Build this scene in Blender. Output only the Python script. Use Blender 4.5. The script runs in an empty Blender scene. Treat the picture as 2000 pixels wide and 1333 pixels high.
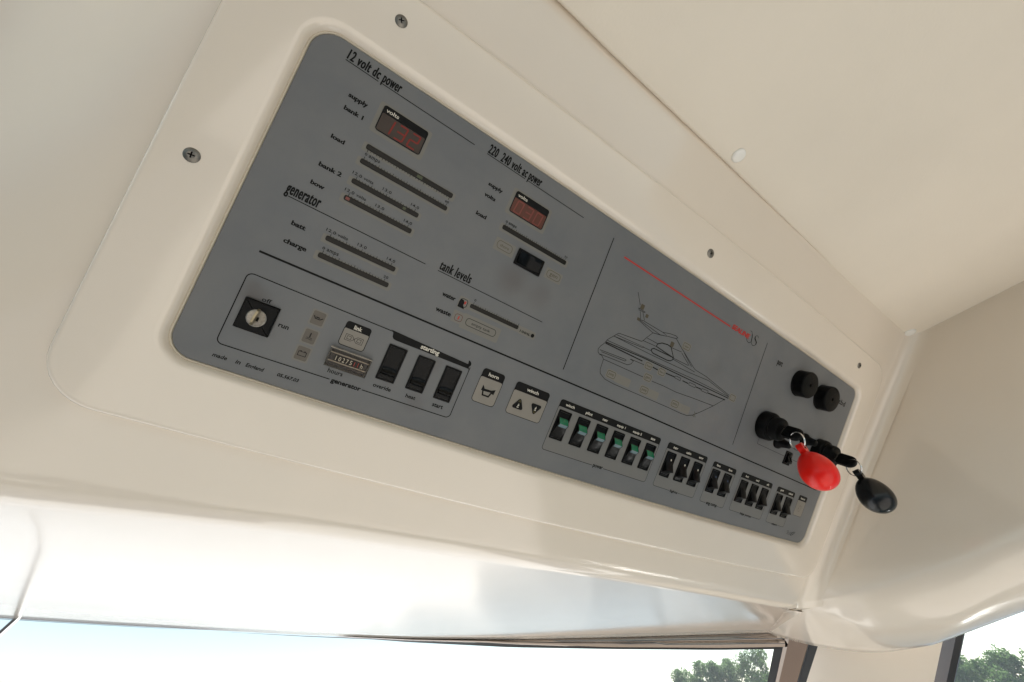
import bpy, bmesh, math, random
import numpy as np
from mathutils import Matrix, Vector
random.seed(7)
rng = np.random.default_rng(7)
S = bpy.context.scene
COL = S.collection
EYE = 1.45                      # eye height over the cockpit sole, metres

# ------------------------------------------------------------------ camera, sky, sun, exposure
cd = bpy.data.cameras.new("camera")
cam = bpy.data.objects.new("camera", cd); COL.objects.link(cam)
cd.sensor_fit = 'HORIZONTAL'; cd.sensor_width = 36.0; cd.lens = 720.0 / 2000 * 36
cd.clip_start = 0.01; cd.clip_end = 5000
cam.matrix_world = Matrix(((0.8393083, -0.3770562, -0.3916507, 0), (-0.5436064, -0.5917649, -0.5952364, 0),
                           (-0.0073276, 0.7124907, -0.7016433, EYE), (0, 0, 0, 1)))
S.camera = cam

SUN_EL, SUN_AZ = math.radians(42), math.radians(86)   # azimuth from straight ahead (+Y), positive = to starboard
w = bpy.data.worlds.new("World"); S.world = w; w.use_nodes = True
nt = w.node_tree; bg = nt.nodes["Background"]
sky = nt.nodes.new("ShaderNodeTexSky"); sky.sky_type = 'NISHITA'; sky.sun_disc = False
sky.sun_elevation = SUN_EL; sky.sun_rotation = SUN_AZ; sky.air_density = 1.0; sky.dust_density = 0.6; sky.ozone_density = 1.0
nt.links.new(sky.outputs[0], bg.inputs[0]); bg.inputs[1].default_value = 0.095
sl = bpy.data.lights.new("sun", 'SUN'); sl.energy = 4.5; sl.angle = math.radians(0.5); sl.color = (1, 0.965, 0.91)
so = bpy.data.objects.new("sun", sl); COL.objects.link(so); so.location = (4, 1, 8)
sd = Vector((math.sin(SUN_AZ) * math.cos(SUN_EL), math.cos(SUN_AZ) * math.cos(SUN_EL), math.sin(SUN_EL)))
so.rotation_euler = sd.to_track_quat('Z', 'Y').to_euler()
S.view_settings.view_transform = 'Standard'; S.view_settings.look = 'None'
S.view_settings.exposure = 1.18; S.view_settings.gamma = 1.0
S.cycles.use_denoising = True
S.cycles.max_bounces = 10; S.cycles.diffuse_bounces = 6; S.cycles.glossy_bounces = 5
S.cycles.transparent_max_bounces = 16; S.cycles.caustics_reflective = False; S.cycles.caustics_refractive = False
S.cycles.sample_clamp_indirect = 6

# ------------------------------------------------------------------ materials
MATS = {}
def mat(name, col, rough=0.5, metal=0.0, spec=0.5, coat=0.0, emit=None, emit_s=0.0, var=0.0, var_scale=8.0, bump=0.0, bump_scale=30.0, trans=0.0, alpha=1.0, col2=None):
    m = bpy.data.materials.new(name); m.use_nodes = True
    n = m.node_tree; b = n.nodes["Principled BSDF"]
    b.inputs["Base Color"].default_value = (*col, 1); b.inputs["Roughness"].default_value = rough
    b.inputs["Metallic"].default_value = metal; b.inputs["Specular IOR Level"].default_value = spec
    b.inputs["Coat Weight"].default_value = coat; b.inputs["Coat Roughness"].default_value = 0.085
    b.inputs["Transmission Weight"].default_value = trans; b.inputs["Alpha"].default_value = alpha
    if emit: b.inputs["Emission Color"].default_value = (*emit, 1); b.inputs["Emission Strength"].default_value = emit_s
    tc = n.nodes.new("ShaderNodeTexCoord")
    if var or col2:
        t = n.nodes.new("ShaderNodeTexNoise"); t.inputs["Scale"].default_value = var_scale; t.inputs["Detail"].default_value = 6; t.inputs["Roughness"].default_value = 0.6
        n.links.new(tc.outputs["Object"], t.inputs["Vector"])
        r = n.nodes.new("ShaderNodeMix"); r.data_type = 'RGBA'
        c2 = col2 or tuple(c * (1 - var) for c in col)
        c1 = col if col2 else tuple(min(1, c * (1 + var)) for c in col)
        r.inputs[6].default_value = (*c1, 1); r.inputs[7].default_value = (*c2, 1)
        mr = n.nodes.new("ShaderNodeMapRange"); mr.inputs[1].default_value = 0.3; mr.inputs[2].default_value = 0.7
        n.links.new(t.outputs[0], mr.inputs[0]); n.links.new(mr.outputs[0], r.inputs[0])
        n.links.new(r.outputs[2], b.inputs["Base Color"])
    if bump:
        t = n.nodes.new("ShaderNodeTexNoise"); t.inputs["Scale"].default_value = bump_scale; t.inputs["Detail"].default_value = 2
        n.links.new(tc.outputs["Object"], t.inputs["Vector"])
        bp = n.nodes.new("ShaderNodeBump"); bp.inputs["Strength"].default_value = 1.0; bp.inputs["Distance"].default_value = bump
        n.links.new(t.outputs[0], bp.inputs["Height"]); n.links.new(bp.outputs[0], b.inputs["Normal"])
        if coat: n.links.new(bp.outputs[0], b.inputs["Coat Normal"])
    MATS[name] = m
    return m

GEL = mat("cream_gelcoat", (0.745, 0.664, 0.57), rough=0.16, spec=0.5, coat=0.6, var=0.03, var_scale=3, bump=0.0008, bump_scale=4)
def specks(m, scale=70, amount=0.009):
    n = m.node_tree; b_ = n.nodes["Principled BSDF"]; src = b_.inputs["Base Color"].links[0].from_socket
    tc = n.nodes.new("ShaderNodeTexCoord"); v = n.nodes.new("ShaderNodeTexVoronoi"); v.inputs["Scale"].default_value = scale
    n.links.new(tc.outputs["Object"], v.inputs["Vector"])
    c = n.nodes.new("ShaderNodeMath"); c.operation = 'LESS_THAN'; c.inputs[1].default_value = 0.075; n.links.new(v.outputs["Distance"], c.inputs[0])
    sep = n.nodes.new("ShaderNodeSeparateColor"); n.links.new(v.outputs["Color"], sep.inputs[0])
    k = n.nodes.new("ShaderNodeMath"); k.operation = 'LESS_THAN'; k.inputs[1].default_value = amount; n.links.new(sep.outputs[0], k.inputs[0])
    x = n.nodes.new("ShaderNodeMath"); x.operation = 'MULTIPLY'; n.links.new(c.outputs[0], x.inputs[0]); n.links.new(k.outputs[0], x.inputs[1])
    mx = n.nodes.new("ShaderNodeMix"); mx.data_type = 'RGBA'; mx.inputs[7].default_value = (0.40, 0.30, 0.19, 1)
    n.links.new(x.outputs[0], mx.inputs[0]); n.links.new(src, mx.inputs[6]); n.links.new(mx.outputs[2], b_.inputs["Base Color"])
specks(GEL)
LIN = mat("cream_headlining", (0.75, 0.682, 0.585), rough=0.6, spec=0.3, var=0.03, var_scale=5, bump=0.00012, bump_scale=350)
SEAL = mat("cream_sealant", (0.50, 0.44, 0.35), rough=0.45, var=0.08, var_scale=40)
STEEL = mat("dull_steel", (0.20, 0.185, 0.16), rough=0.42, metal=0.9, var=0.2, var_scale=300)
CHROME = mat("polished_steel", (0.78, 0.77, 0.75), rough=0.06, metal=1.0, bump=0.0004, bump_scale=14)
RAIL = mat("dark_reflection_steel", (0.25, 0.21, 0.18), rough=0.07, metal=1.0, bump=0.0006, bump_scale=14)  # dark interior reflections put into the steel's base colour
POST = mat("brown_reflection_steel", (0.11, 0.080, 0.062), rough=0.12, metal=1.0)  # polished steel with a brown reflection put into the base colour
SATIN = mat("satin_steel", (0.30, 0.255, 0.22), rough=0.16, metal=1.0)  # brownish reflected tone put into the steel's base colour
BLACK = mat("black_plastic", (0.005, 0.005, 0.005), rough=0.34, spec=0.1, var=0.25, var_scale=60)
GLOSSBLACK = mat("gloss_black_plastic", (0.003, 0.003, 0.003), rough=0.16, spec=0.14)
RUBBER = mat("black_rubber", (0.003, 0.003, 0.003), rough=0.42, spec=0.09, bump=0.0002, bump_scale=400, var=0.3, var_scale=90)
SOCKET = mat("dark_recess", (0.004, 0.004, 0.004), rough=0.8, spec=0.1)
INK = mat("black_ink", (0.006, 0.006, 0.006), rough=0.5, spec=0.12)
FINEINK = mat("fine_line_ink", (0.020, 0.019, 0.019), rough=0.5, spec=0.12)
WHITEINK = mat("white_print", (0.62, 0.58, 0.50), rough=0.5)
REDINK = mat("red_print", (0.40, 0.02, 0.015), rough=0.5)
TANINK = mat("faded_tan_print", (0.085, 0.072, 0.050), rough=0.5, spec=0.2)
PATCH = mat("clear_window_print", (0.172, 0.164, 0.145), rough=0.42, spec=0.3)
PATCH2 = mat("grey_group_ground", (0.152, 0.150, 0.144), rough=0.42, spec=0.3)
PAD = mat("warm_grey_keypad", (0.205, 0.186, 0.158), rough=0.42, var=0.06, var_scale=60)
BAR = mat("smoked_meter_window", (0.012, 0.010, 0.007), rough=0.3, spec=0.2)
LENS = mat("smoked_display_window", (0.050, 0.036, 0.028), rough=0.22, spec=0.2)
LENSRED = mat("reddish_display_window", (0.105, 0.042, 0.030), rough=0.25, spec=0.2)
DIGIT = mat("dim_red_digit", (0.13, 0.015, 0.011), rough=0.4, spec=.2, emit=(1.0, 0.06, 0.03), emit_s=0.022)
DIGIT2 = mat("faint_red_digit", (0.14, 0.042, 0.032), rough=0.4, spec=.2, emit=(1.0, 0.12, 0.06), emit_s=0.014)
TELL = mat("brown_telltale", (0.080, 0.066, 0.050), rough=0.3, var=0.1, var_scale=50)
GREEN = mat("green_lens", (0.0, 0.13, 0.06), rough=0.25, spec=0.5)
CYAN = mat("bluish_highlight_tone", (0.10, 0.16, 0.18), rough=0.12, spec=0.6)  # bluish highlight below the green lens, put into the colour
BRASS = mat("worn_brass", (0.27, 0.23, 0.15), rough=0.35, metal=0.8, var=0.2, var_scale=200)
BARREL = mat("grey_lock_barrel", (0.30, 0.275, 0.24), rough=0.42, metal=0.6, var=0.25, var_scale=400)
REDFLOAT = mat("red_foam_float", (0.80, 0.010, 0.004), rough=0.28, spec=0.4, var=0.08, var_scale=60, bump=0.0001, bump_scale=160)
BLACKFLOAT = mat("black_foam_float", (0.006, 0.006, 0.006), rough=0.25, spec=0.4, bump=0.0001, bump_scale=160)
CAP = mat("white_plastic_cap", (0.80, 0.78, 0.74), rough=0.25)
COUNTERBODY = mat("counter_black", (0.014, 0.011, 0.013), rough=0.35, spec=0.25)
COUNTERRIM = mat("milky_cover_edge", (0.34, 0.30, 0.25), rough=0.25)
SEALBLACK = mat("black_rubber_seal", (0.010, 0.010, 0.011), rough=0.45)
GELWHITE = mat("white_deck_gelcoat", (0.82, 0.81, 0.78), rough=0.4, var=0.03, var_scale=3)
SOLE = mat("cream_sole", (0.57, 0.535, 0.48), rough=0.6, var=0.06, var_scale=4)
BARK = mat("bark", (0.10, 0.075, 0.055), rough=0.9, var=0.3, var_scale=3)

def plate_material():
    m = bpy.data.materials.new("grey_satin_fascia"); m.use_nodes = True
    n = m.node_tree; b = n.nodes["Principled BSDF"]
    b.inputs["Roughness"].default_value = 0.4; b.inputs["Specular IOR Level"].default_value = 0.3
    tc = n.nodes.new("ShaderNodeTexCoord")
    t = n.nodes.new("ShaderNodeTexNoise"); t.inputs["Scale"].default_value = 14; t.inputs["Detail"].default_value = 8; t.inputs["Roughness"].default_value = 0.62
    n.links.new(tc.outputs["Object"], t.inputs["Vector"])
    r = n.nodes.new("ShaderNodeMix"); r.data_type = 'RGBA'
    r.inputs[6].default_value = (0.134, 0.139, 0.146, 1); r.inputs[7].default_value = (0.156, 0.158, 0.160, 1)
    mr = n.nodes.new("ShaderNodeMapRange"); mr.inputs[1].default_value = 0.35; mr.inputs[2].default_value = 0.65
    n.links.new(t.outputs[0], mr.inputs[0]); n.links.new(mr.outputs[0], r.inputs[0])
    last = r.outputs[2]
    # old brown smudges: round the key switch, the shore switch, above the boat drawing, beside the rockers
    for (u, v, rad, amt) in ((-60, -22, 15, .55), (-64, -14, 9, .3), (118, 79, 24, .4), (150, 76, 22, .25), (257, 132, 6, .6), (112, 101, 9, .35), (80, -22, 14, .35), (78, -58, 14, .3), (52, -50, 10, .3), (408, 95, 24, .14), (560, 86, 12, -.25), (640, 100, 10, -.25)):
        g = n.nodes.new("ShaderNodeVectorMath"); g.operation = 'DISTANCE'
        g.inputs[1].default_value = ((u - 310) * .001, (v - 46) * .001, 0)
        ad = n.nodes.new("ShaderNodeVectorMath"); ad.operation = 'MULTIPLY_ADD'   # ragged outline
        ad.inputs[1].default_value = (0.010,) * 3
        n.links.new(t.outputs[1], ad.inputs[0]); n.links.new(tc.outputs["Object"], ad.inputs[2])
        n.links.new(ad.outputs[0], g.inputs[0])
        q = n.nodes.new("ShaderNodeMapRange"); q.inputs[1].default_value = 0.0; q.inputs[2].default_value = rad * .001
        q.inputs[3].default_value = abs(amt); q.inputs[4].default_value = 0; q.interpolation_type = 'SMOOTHSTEP'
        n.links.new(g.outputs["Value"], q.inputs[0])
        x = n.nodes.new("ShaderNodeMix"); x.data_type = 'RGBA'
        x.inputs[7].default_value = (0.075, 0.056, 0.045, 1) if amt > 0 else (0.19, 0.185, 0.175, 1)
        n.links.new(last, x.inputs[6]); n.links.new(q.outputs[0], x.inputs[0]); last = x.outputs[2]
    n.links.new(last, b.inputs["Base Color"])
    mr2 = n.nodes.new("ShaderNodeMapRange"); mr2.inputs[3].default_value = 0.34; mr2.inputs[4].default_value = 0.48
    n.links.new(t.outputs[0], mr2.inputs[0]); n.links.new(mr2.outputs[0], b.inputs["Roughness"])
    return m
PLATE = plate_material()

def glass_material(name, tint, ior):
    m = bpy.data.materials.new(name); m.use_nodes = True; n = m.node_tree; n.nodes.clear()
    o = n.nodes.new("ShaderNodeOutputMaterial"); mx = n.nodes.new("ShaderNodeMixShader")
    tr = n.nodes.new("ShaderNodeBsdfTransparent"); tr.inputs[0].default_value = (*tint, 1)
    gl = n.nodes.new("ShaderNodeBsdfGlossy"); gl.inputs["Roughness"].default_value = 0.01
    fr = n.nodes.new("ShaderNodeFresnel"); fr.inputs[0].default_value = ior
    n.links.new(fr.outputs[0], mx.inputs[0]); n.links.new(tr.outputs[0], mx.inputs[1]); n.links.new(gl.outputs[0], mx.inputs[2]); n.links.new(mx.outputs[0], o.inputs[0])
    return m
GLASS = glass_material("window_glass", (0.95, 0.97, 0.98), 1.16)
CLEAR = glass_material("clear_plastic", (0.95, 0.93, 0.90), 1.22)

def leaf_material(name, c1, c2):
    m = bpy.data.materials.new(name); m.use_nodes = True; n = m.node_tree; n.nodes.clear()
    o = n.nodes.new("ShaderNodeOutputMaterial"); mx = n.nodes.new("ShaderNodeMixShader"); mx.inputs[0].default_value = 0.45
    d = n.nodes.new("ShaderNodeBsdfDiffuse"); t = n.nodes.new("ShaderNodeBsdfTranslucent")
    tc = n.nodes.new("ShaderNodeTexCoord"); no = n.nodes.new("ShaderNodeTexNoise"); no.inputs["Scale"].default_value = 1.1; no.inputs["Detail"].default_value = 5
    n.links.new(tc.outputs["Object"], no.inputs["Vector"])
    r = n.nodes.new("ShaderNodeMix"); r.data_type = 'RGBA'; r.inputs[6].default_value = (*c1, 1); r.inputs[7].default_value = (*c2, 1)
    mr = n.nodes.new("ShaderNodeMapRange"); mr.inputs[1].default_value = 0.35; mr.inputs[2].default_value = 0.65
    n.links.new(no.outputs[0], mr.inputs[0]); n.links.new(mr.outputs[0], r.inputs[0])
    n.links.new(r.outputs[2], d.inputs[0]); n.links.new(r.outputs[2], t.inputs[0])
    n.links.new(d.outputs[0], mx.inputs[1]); n.links.new(t.outputs[0], mx.inputs[2]); n.links.new(mx.outputs[0], o.inputs[0])
    return m
LEAF1 = leaf_material("grey_green_leaves", (0.15, 0.24, 0.095), (0.21, 0.31, 0.14))
LEAF2 = leaf_material("mid_green_leaves", (0.12, 0.21, 0.065), (0.18, 0.27, 0.10))

# ------------------------------------------------------------------ mesh helpers (all millimetres)
class MB:
    def __init__(s): s.v = []; s.f = []; s.m = []
    def add(s, vs, fs, mi=0):
        o = len(s.v); s.v += [tuple(map(float, p)) for p in vs]
        s.f += [tuple(i + o for i in f) for f in fs]; s.m += [mi] * len(fs); return s
    def box(s, lo, hi, mi=0, bev=0):
        (x0, y0, z0), (x1, y1, z1) = lo, hi
        if bev:                                   # chamfered rim at the top
            b = bev
            lo1 = [(x0, y0, z0), (x1, y0, z0), (x1, y1, z0), (x0, y1, z0)]
            mid = [(x0, y0, z1 - b), (x1, y0, z1 - b), (x1, y1, z1 - b), (x0, y1, z1 - b)]
            top = [(x0 + b, y0 + b, z1), (x1 - b, y0 + b, z1), (x1 - b, y1 - b, z1), (x0 + b, y1 - b, z1)]
            return s.loft([lo1, mid, top], closed=True, cap0=True, cap1=True, mi=mi)
        v = [(x, y, z) for z in (z0, z1) for y in (y0, y1) for x in (x0, x1)]
        return s.add(v, [(0, 2, 3, 1), (4, 5, 7, 6), (0, 1, 5, 4), (2, 6, 7, 3), (0, 4, 6, 2), (1, 3, 7, 5)], mi)
    def loft(s, rings, closed=True, cap0=False, cap1=False, mi=0):
        n = len(rings[0]); vs = [p for r in rings for p in r]; fs = []
        for k in range(len(rings) - 1):
            for i in range(n if closed else n - 1):
                a, b = k * n + i, k * n + (i + 1) % n
                fs.append((a, b, b + n, a + n))
        if cap0: fs.append(tuple(range(n))[::-1])
        if cap1: fs.append(tuple(range((len(rings) - 1) * n, len(rings) * n)))
        return s.add(vs, fs, mi)
    def revolve(s, prof, c=(0, 0, 0), n=32, axis=2, mi=0, cap0=True, cap1=True):
        rings = []
        for r, h in prof:
            ring = []
            for i in range(n):
                a = 2 * math.pi * i / n; x, y = r * math.cos(a), r * math.sin(a)
                ring.append((c[0] + x, c[1] + y, c[2] + h))
            rings.append(ring)
        return s.loft(rings, True, cap0, cap1, mi)
    def sheet(s, poly, z, mi=0): return s.add([(x, y, z) for x, y in poly], [tuple(range(len(poly)))], mi)
    def prism(s, poly, z0, z1, mi=0, bev=0):
        rings = [[(x, y, z0) for x, y in poly], [(x, y, z1 - bev) for x, y in poly]]
        if bev: rings.append([(x, y, z1) for x, y in offset_poly(poly, -bev)])
        return s.loft(rings, True, True, True, mi)
    def stroke(s, pts, wd, z, mi=0, closed=False):
        P = [np.array(p, float) for p in pts]; n = len(P); vs = []
        for i in range(n):
            a = P[i - 1] if (i > 0 or closed) else None; b = P[(i + 1) % n] if (i < n - 1 or closed) else None
            d1 = (P[i] - a) if a is not None else (b - P[i]); d2 = (b - P[i]) if b is not None else d1
            d1 = d1 / (np.linalg.norm(d1) + 1e-9); d2 = d2 / (np.linalg.norm(d2) + 1e-9)
            t = d1 + d2; t = t / np.linalg.norm(t) if np.linalg.norm(t) > 0.2 else d2
            nn = np.array([-t[1], t[0]]); k = 1 / max(0.45, abs(nn @ np.array([-d1[1], d1[0]])))
            vs += [(*(P[i] + nn * wd / 2 * k), z), (*(P[i] - nn * wd / 2 * k), z)]
        fs = [(2 * i, 2 * i + 1, 2 * ((i + 1) % n) + 1, 2 * ((i + 1) % n)) for i in range(n if closed else n - 1)]
        return s.add(vs, fs, mi)
    def tube(s, pts, rad, n=10, mi=0, cyc=False):
        P = [Vector(p) for p in pts]; rings = []; up = Vector((0.3, 0.5, 0.81)).normalized()
        for i, p in enumerate(P):
            a = P[i - 1] if (i > 0 or cyc) else p; b = P[(i + 1) % len(P)] if (i < len(P) - 1 or cyc) else p
            t = (b - a).normalized(); x = t.cross(up).normalized(); y = x.cross(t)
            r = rad[i] if isinstance(rad, (list, tuple)) else rad
            rings.append([p + (x * math.cos(2 * math.pi * k / n) + y * math.sin(2 * math.pi * k / n)) * r for k in range(n)])
        if cyc: rings.append(rings[0])
        return s.loft(rings, True, not cyc, not cyc, mi)
    def build(s, name, mats, parent=None, origin=(0, 0, 0), loc=(0, 0, 0), smooth=35, merge=False, fix=True):
        mats = mats if isinstance(mats, (list, tuple)) else [mats]
        me = bpy.data.meshes.new(name)
        me.from_pydata([((x - origin[0]) * .001, (y - origin[1]) * .001, (z - origin[2]) * .001) for x, y, z in s.v], [], s.f)
        for m in mats: me.materials.append(m)
        me.polygons.foreach_set("material_index", s.m)
        if merge or fix:
            bm = bmesh.new(); bm.from_mesh(me)
            if merge: bmesh.ops.remove_doubles(bm, verts=bm.verts, dist=1e-5)
            if fix: bmesh.ops.recalc_face_normals(bm, faces=bm.faces)
            bm.to_mesh(me); bm.free()
        if smooth:
            me.polygons.foreach_set("use_smooth", [True] * len(me.polygons)); me.set_sharp_from_angle(angle=math.radians(smooth))
        me.update()
        o = bpy.data.objects.new(name, me); COL.objects.link(o)
        if parent: o.parent = parent
        o.location = [c * .001 for c in loc]
        return o

def rr(u0, v0, u1, v1, r, n=6):
    """rounded rectangle, counter-clockwise; r is one radius or four (bl, br, tr, tl)"""
    R = r if isinstance(r, (list, tuple)) else (r,) * 4
    out = []
    for (cx, cy, a0, q) in ((u0, v0, 180, 0), (u1, v0, 270, 1), (u1, v1, 0, 2), (u0, v1, 90, 3)):
        rad = max(R[q], 0.01); x = cx + (rad if cx == u0 else -rad); y = cy + (rad if cy == v0 else -rad)
        for i in range(n + 1):
            a = math.radians(a0 + 90 * i / n); out.append((x + rad * math.cos(a), y + rad * math.sin(a)))
    return out
def offset_poly(poly, d):
    P = [np.array(p) for p in poly]; n = len(P); out = []
    for i in range(n):
        t = P[(i + 1) % n] - P[i - 1]; t = t / (np.linalg.norm(t) + 1e-9); out.append(tuple(P[i] + np.array([t[1], -t[0]]) * d))
    return out

def tag(o, label=None, cat=None, group=None, kind=None):
    if label: o['label'] = label
    if cat: o['category'] = cat
    if group: o['group'] = group
    if kind: o['kind'] = kind
    return o
def empty(name, M):
    o = bpy.data.objects.new(name, None); COL.objects.link(o); o.matrix_world = M; o.empty_display_size = 0.02
    return o
def copy_part(o, parent, loc):
    c = o.copy(); COL.objects.link(c); c.parent = parent; c.location = [x * .001 for x in loc]
    for ch in o.children:
        d = ch.copy(); COL.objects.link(d); d.parent = c
    return c

# the panel's own frame: u to starboard, v up the slope, w out of the face (46 degrees below level, looking aft)
D = 320.0
WY, WZ = 0.6925374, 0.7213819
def W(u, v, w_=0.0):             # panel millimetres -> camera-levelled millimetres (X starboard, Y forward, Z up)
    return (u, WY * (D - w_) - WZ * v, WZ * (D - w_) + WY * v)
def Wm(u, v, w_=0.0):
    x, y, z = W(u, v, w_); return Vector((x * .001, y * .001, z * .001 + EYE))
ROT = Matrix(((1, 0, 0), (0, -WZ, -WY), (0, WY, -WZ)))
def frame(u, v, w_): return Matrix.Translation(Wm(u, v, w_)) @ ROT.to_4x4()
UP = Vector((0, 0, 1))
def level(x, y, z): return Matrix.Translation((x * .001, y * .001, z * .001 + EYE))

# lettering
_font_cache = {}
def letters(mb, txt, u0, u1, base, top, z, mi=0, bold=0.0, shear=0.0, sp=1.0, fat=0.0):
    """flat printed word: spans u0..u1, tallest letter from base to top"""
    key = (txt, bold, shear, sp)
    if key not in _font_cache:
        c = bpy.data.curves.new("t", 'FONT'); c.body = txt; c.offset = bold; c.shear = shear; c.resolution_u = 3; c.space_character = sp
        o = bpy.data.objects.new("t", c); COL.objects.link(o)
        dg = bpy.context.evaluated_depsgraph_get(); me = o.evaluated_get(dg).to_mesh()
        _font_cache[key] = ([v.co[:2] for v in me.vertices], [tuple(p.vertices) for p in me.polygons])
        o.evaluated_get(dg).to_mesh_clear(); bpy.data.objects.remove(o); bpy.data.curves.remove(c)
    V, F = _font_cache[key]
    xs = [p[0] for p in V]; hy = max(p[1] for p in V); x0, x1 = min(xs), max(xs)
    for k, d in enumerate((0,) if not fat else (-fat, 0, fat)):
        mb.add([(u0 + fat + (x - x0) / (x1 - x0) * (u1 - u0 - 2 * fat) + d, base + y / hy * (top - base), z + .012 * k) for x, y in V], F, mi)

# ================================================================== 1. console moulding
def xwall(z): return 785.0 + 41.0 * max(0.0, (z - 105.0) / 341.0) ** 1.5
ORG = (310, 210, 260)
moulding = empty("console_moulding", level(*ORG))
tag(moulding, "glossy cream moulded overhead console with rounded lower edge around the grey panel", "console")
under_pts = [(-900, 1000), (-282, 1030), (-156, 1031), (-8, 1024), (167, 1008), (365, 964), (567, 874), (743, 737), (823, 664), (963, 541), (1089, 430), (1140, 380)]
def yedge(x): return float(np.interp(x, [p[0] for p in under_pts], [p[1] for p in under_pts]))
ZU = 101.0
b = MB()
cols = []
us = list(np.linspace(-900, -460, 10)) + list(np.linspace(-440, -90, 50)) + list(np.linspace(-60, 765, 30)) + [(765, t) for t in (10, 22, 34, 46, 58, 70, 80, 90)]
for c in us:
    flat = not isinstance(c, tuple)
    th = 0 if flat else math.radians(c[1]); wv = -3 + 22 * (1 - math.cos(th))
    u_base = c if flat else None
    vr = float(np.interp(u_base if flat else 765, [-900, -139, -62, 37, 174, 372, 765], [-197, -195, -190, -184, -181, -179, -177])) + float(np.interp(u_base if flat else 765, [560, 765], [14, 5]))
    col = []
    v_top = (470 - WZ * (D - wv)) / WY
    v_bot = vr if flat else (112.5 - WZ * (D - wv)) / WY
    for k in range(13):
        v = v_top + (v_bot - v_top) * k / 12
        wk = wv
        if flat and c < -100:
            sm = lambda a, b_, t: max(0, min(1, (t - a) / (b_ - a))) ** 2 * (3 - 2 * max(0, min(1, (t - a) / (b_ - a))))
            wk = wv - (8 * sm(-120, -152, c) + 45 * sm(-135, -300, c)) * sm(-165, 60, v)
        x, y, z = W(0, v, wk)
        x = u_base if flat else xwall(z) - 22 + 22 * math.sin(th)
        if flat and c > 740: x = x + (xwall(z) - 787) * (c - 740) / 25
        col.append((x, y, z))
    x, y, z = col[-1]
    if flat:
        # round over from the slope to the level underside
        R = float(np.interp(c, [560, 765], [46, 30]))
        for k in range(1, 9):
            a = math.radians(46.17 * k / 8)
            # tangent starts along -v, turns towards +Y
            d0 = np.array([WZ, -WY]); nrm = np.array([WY, WZ])       # (y, z); centre lies behind the skin
            cpt = np.array([y, z]) + nrm * R
            e = -nrm * R; e2 = np.array([e[0] * math.cos(a) - e[1] * math.sin(a), e[0] * math.sin(a) + e[1] * math.cos(a)])
            q = cpt + e2; col.append((x, q[0], q[1]))
        yend = yedge(x); y8, z8 = col[-1][1:]; YZ8 = (y8, z8); X8 = x; ARC = col[12:21]
        for k in range(1, 15):
            t = k / 14; col.append((x, y8 + (yend - y8) * t, z8 + (ZU - z8) * (1 - (1 - t) ** 2)))
        col.append((x, yend + 3, ZU + 3)); col.append((x, yend + 3, ZU + 25))
    else:
        for k in range(1, 25): col.append((x + .25 * k, y + .35 * k, z - .3 * k))
    cols.append(col)
b.loft(cols, closed=False)
# underside carries on outboard, above the side valance
Y8, Z8 = YZ8
g = []
for x in [X8] + list(np.linspace(785, 1140, 12)):
    ye = max(yedge(x), Y8 + 4) if x < 1000 else yedge(x); g.append([(x, Y8 + (ye - Y8) * k / 14, Z8 + (ZU - Z8) * (1 - (1 - k / 14) ** 2)) for k in range(15)] + [(x, ye + 3, ZU + 3), (x, ye + 3, ZU + 25)])
b.loft(g, closed=False)
b.add([(x, y, 113.2) for x, y in ((762, 353), (776, 347), (786, 334), (800, 326), (815, 326), (815, 385), (762, 385))], [tuple(range(7))])
b.add([(789, 344, 105), (789, 430, 105), (789, 430, 135), (789, 344, 112)], [(0, 1, 2, 3)])
b.build("body", GEL, moulding, ORG, smooth=50, merge=True)
# side valance: upright cheek, rolled lower rim
b = MB()
def fillet_y(z, th):
    wv = -3 + 22 * (1 - math.cos(th)); v = (z - WZ * (D - wv)) / WY; return WY * (D - wv) - WZ * v
A = [ARC[8], ARC[4], ARC[0], (765 + 10.8, fillet_y(112, .5), 112), (765 + 19, fillet_y(112, 1.05), 112), (785, fillet_y(113, 1.57), 113), (785, 280, 115.5), (785, 248, 119), (785, 180, 127), (785, 120, 135), (785, 68, 142), (785, -20, 151), (785, -160, 165), (785, -900, 205)]
B = [(990, 547, 101), (990, 543, 100.8), (989, 538, 100.4), (987, 533, 99.9), (984, 525, 98.8), (968, 478, 84), (948, 428, 71), (912, 338, 55), (890, 263, 55.5), (880, 226, 60), (870, 130, 80), (866, 30, 100), (862, -140, 128), (860, -880, 180)]
def resample(L, n):
    L = np.array(L, float); tt = np.linspace(0, len(L) - 1, n)
    out = []                                    # Catmull-Rom
    for q in tt:
        i = min(int(q), len(L) - 2); f = q - i
        p0, p1, p2, p3 = L[max(i - 1, 0)], L[i], L[i + 1], L[min(i + 2, len(L) - 1)]
        out.append(0.5 * ((2 * p1) + (-p0 + p2) * f + (2 * p0 - 5 * p1 + 4 * p2 - p3) * f * f + (-p0 + 3 * p1 - 3 * p2 + p3) * f ** 3))
    return out
NS = 66
A_, B_ = resample(A, NS), resample(B, NS)
rows = []
ZR = [470, 447, 400, 350, 300, 250, 205, 165, 140]
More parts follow.
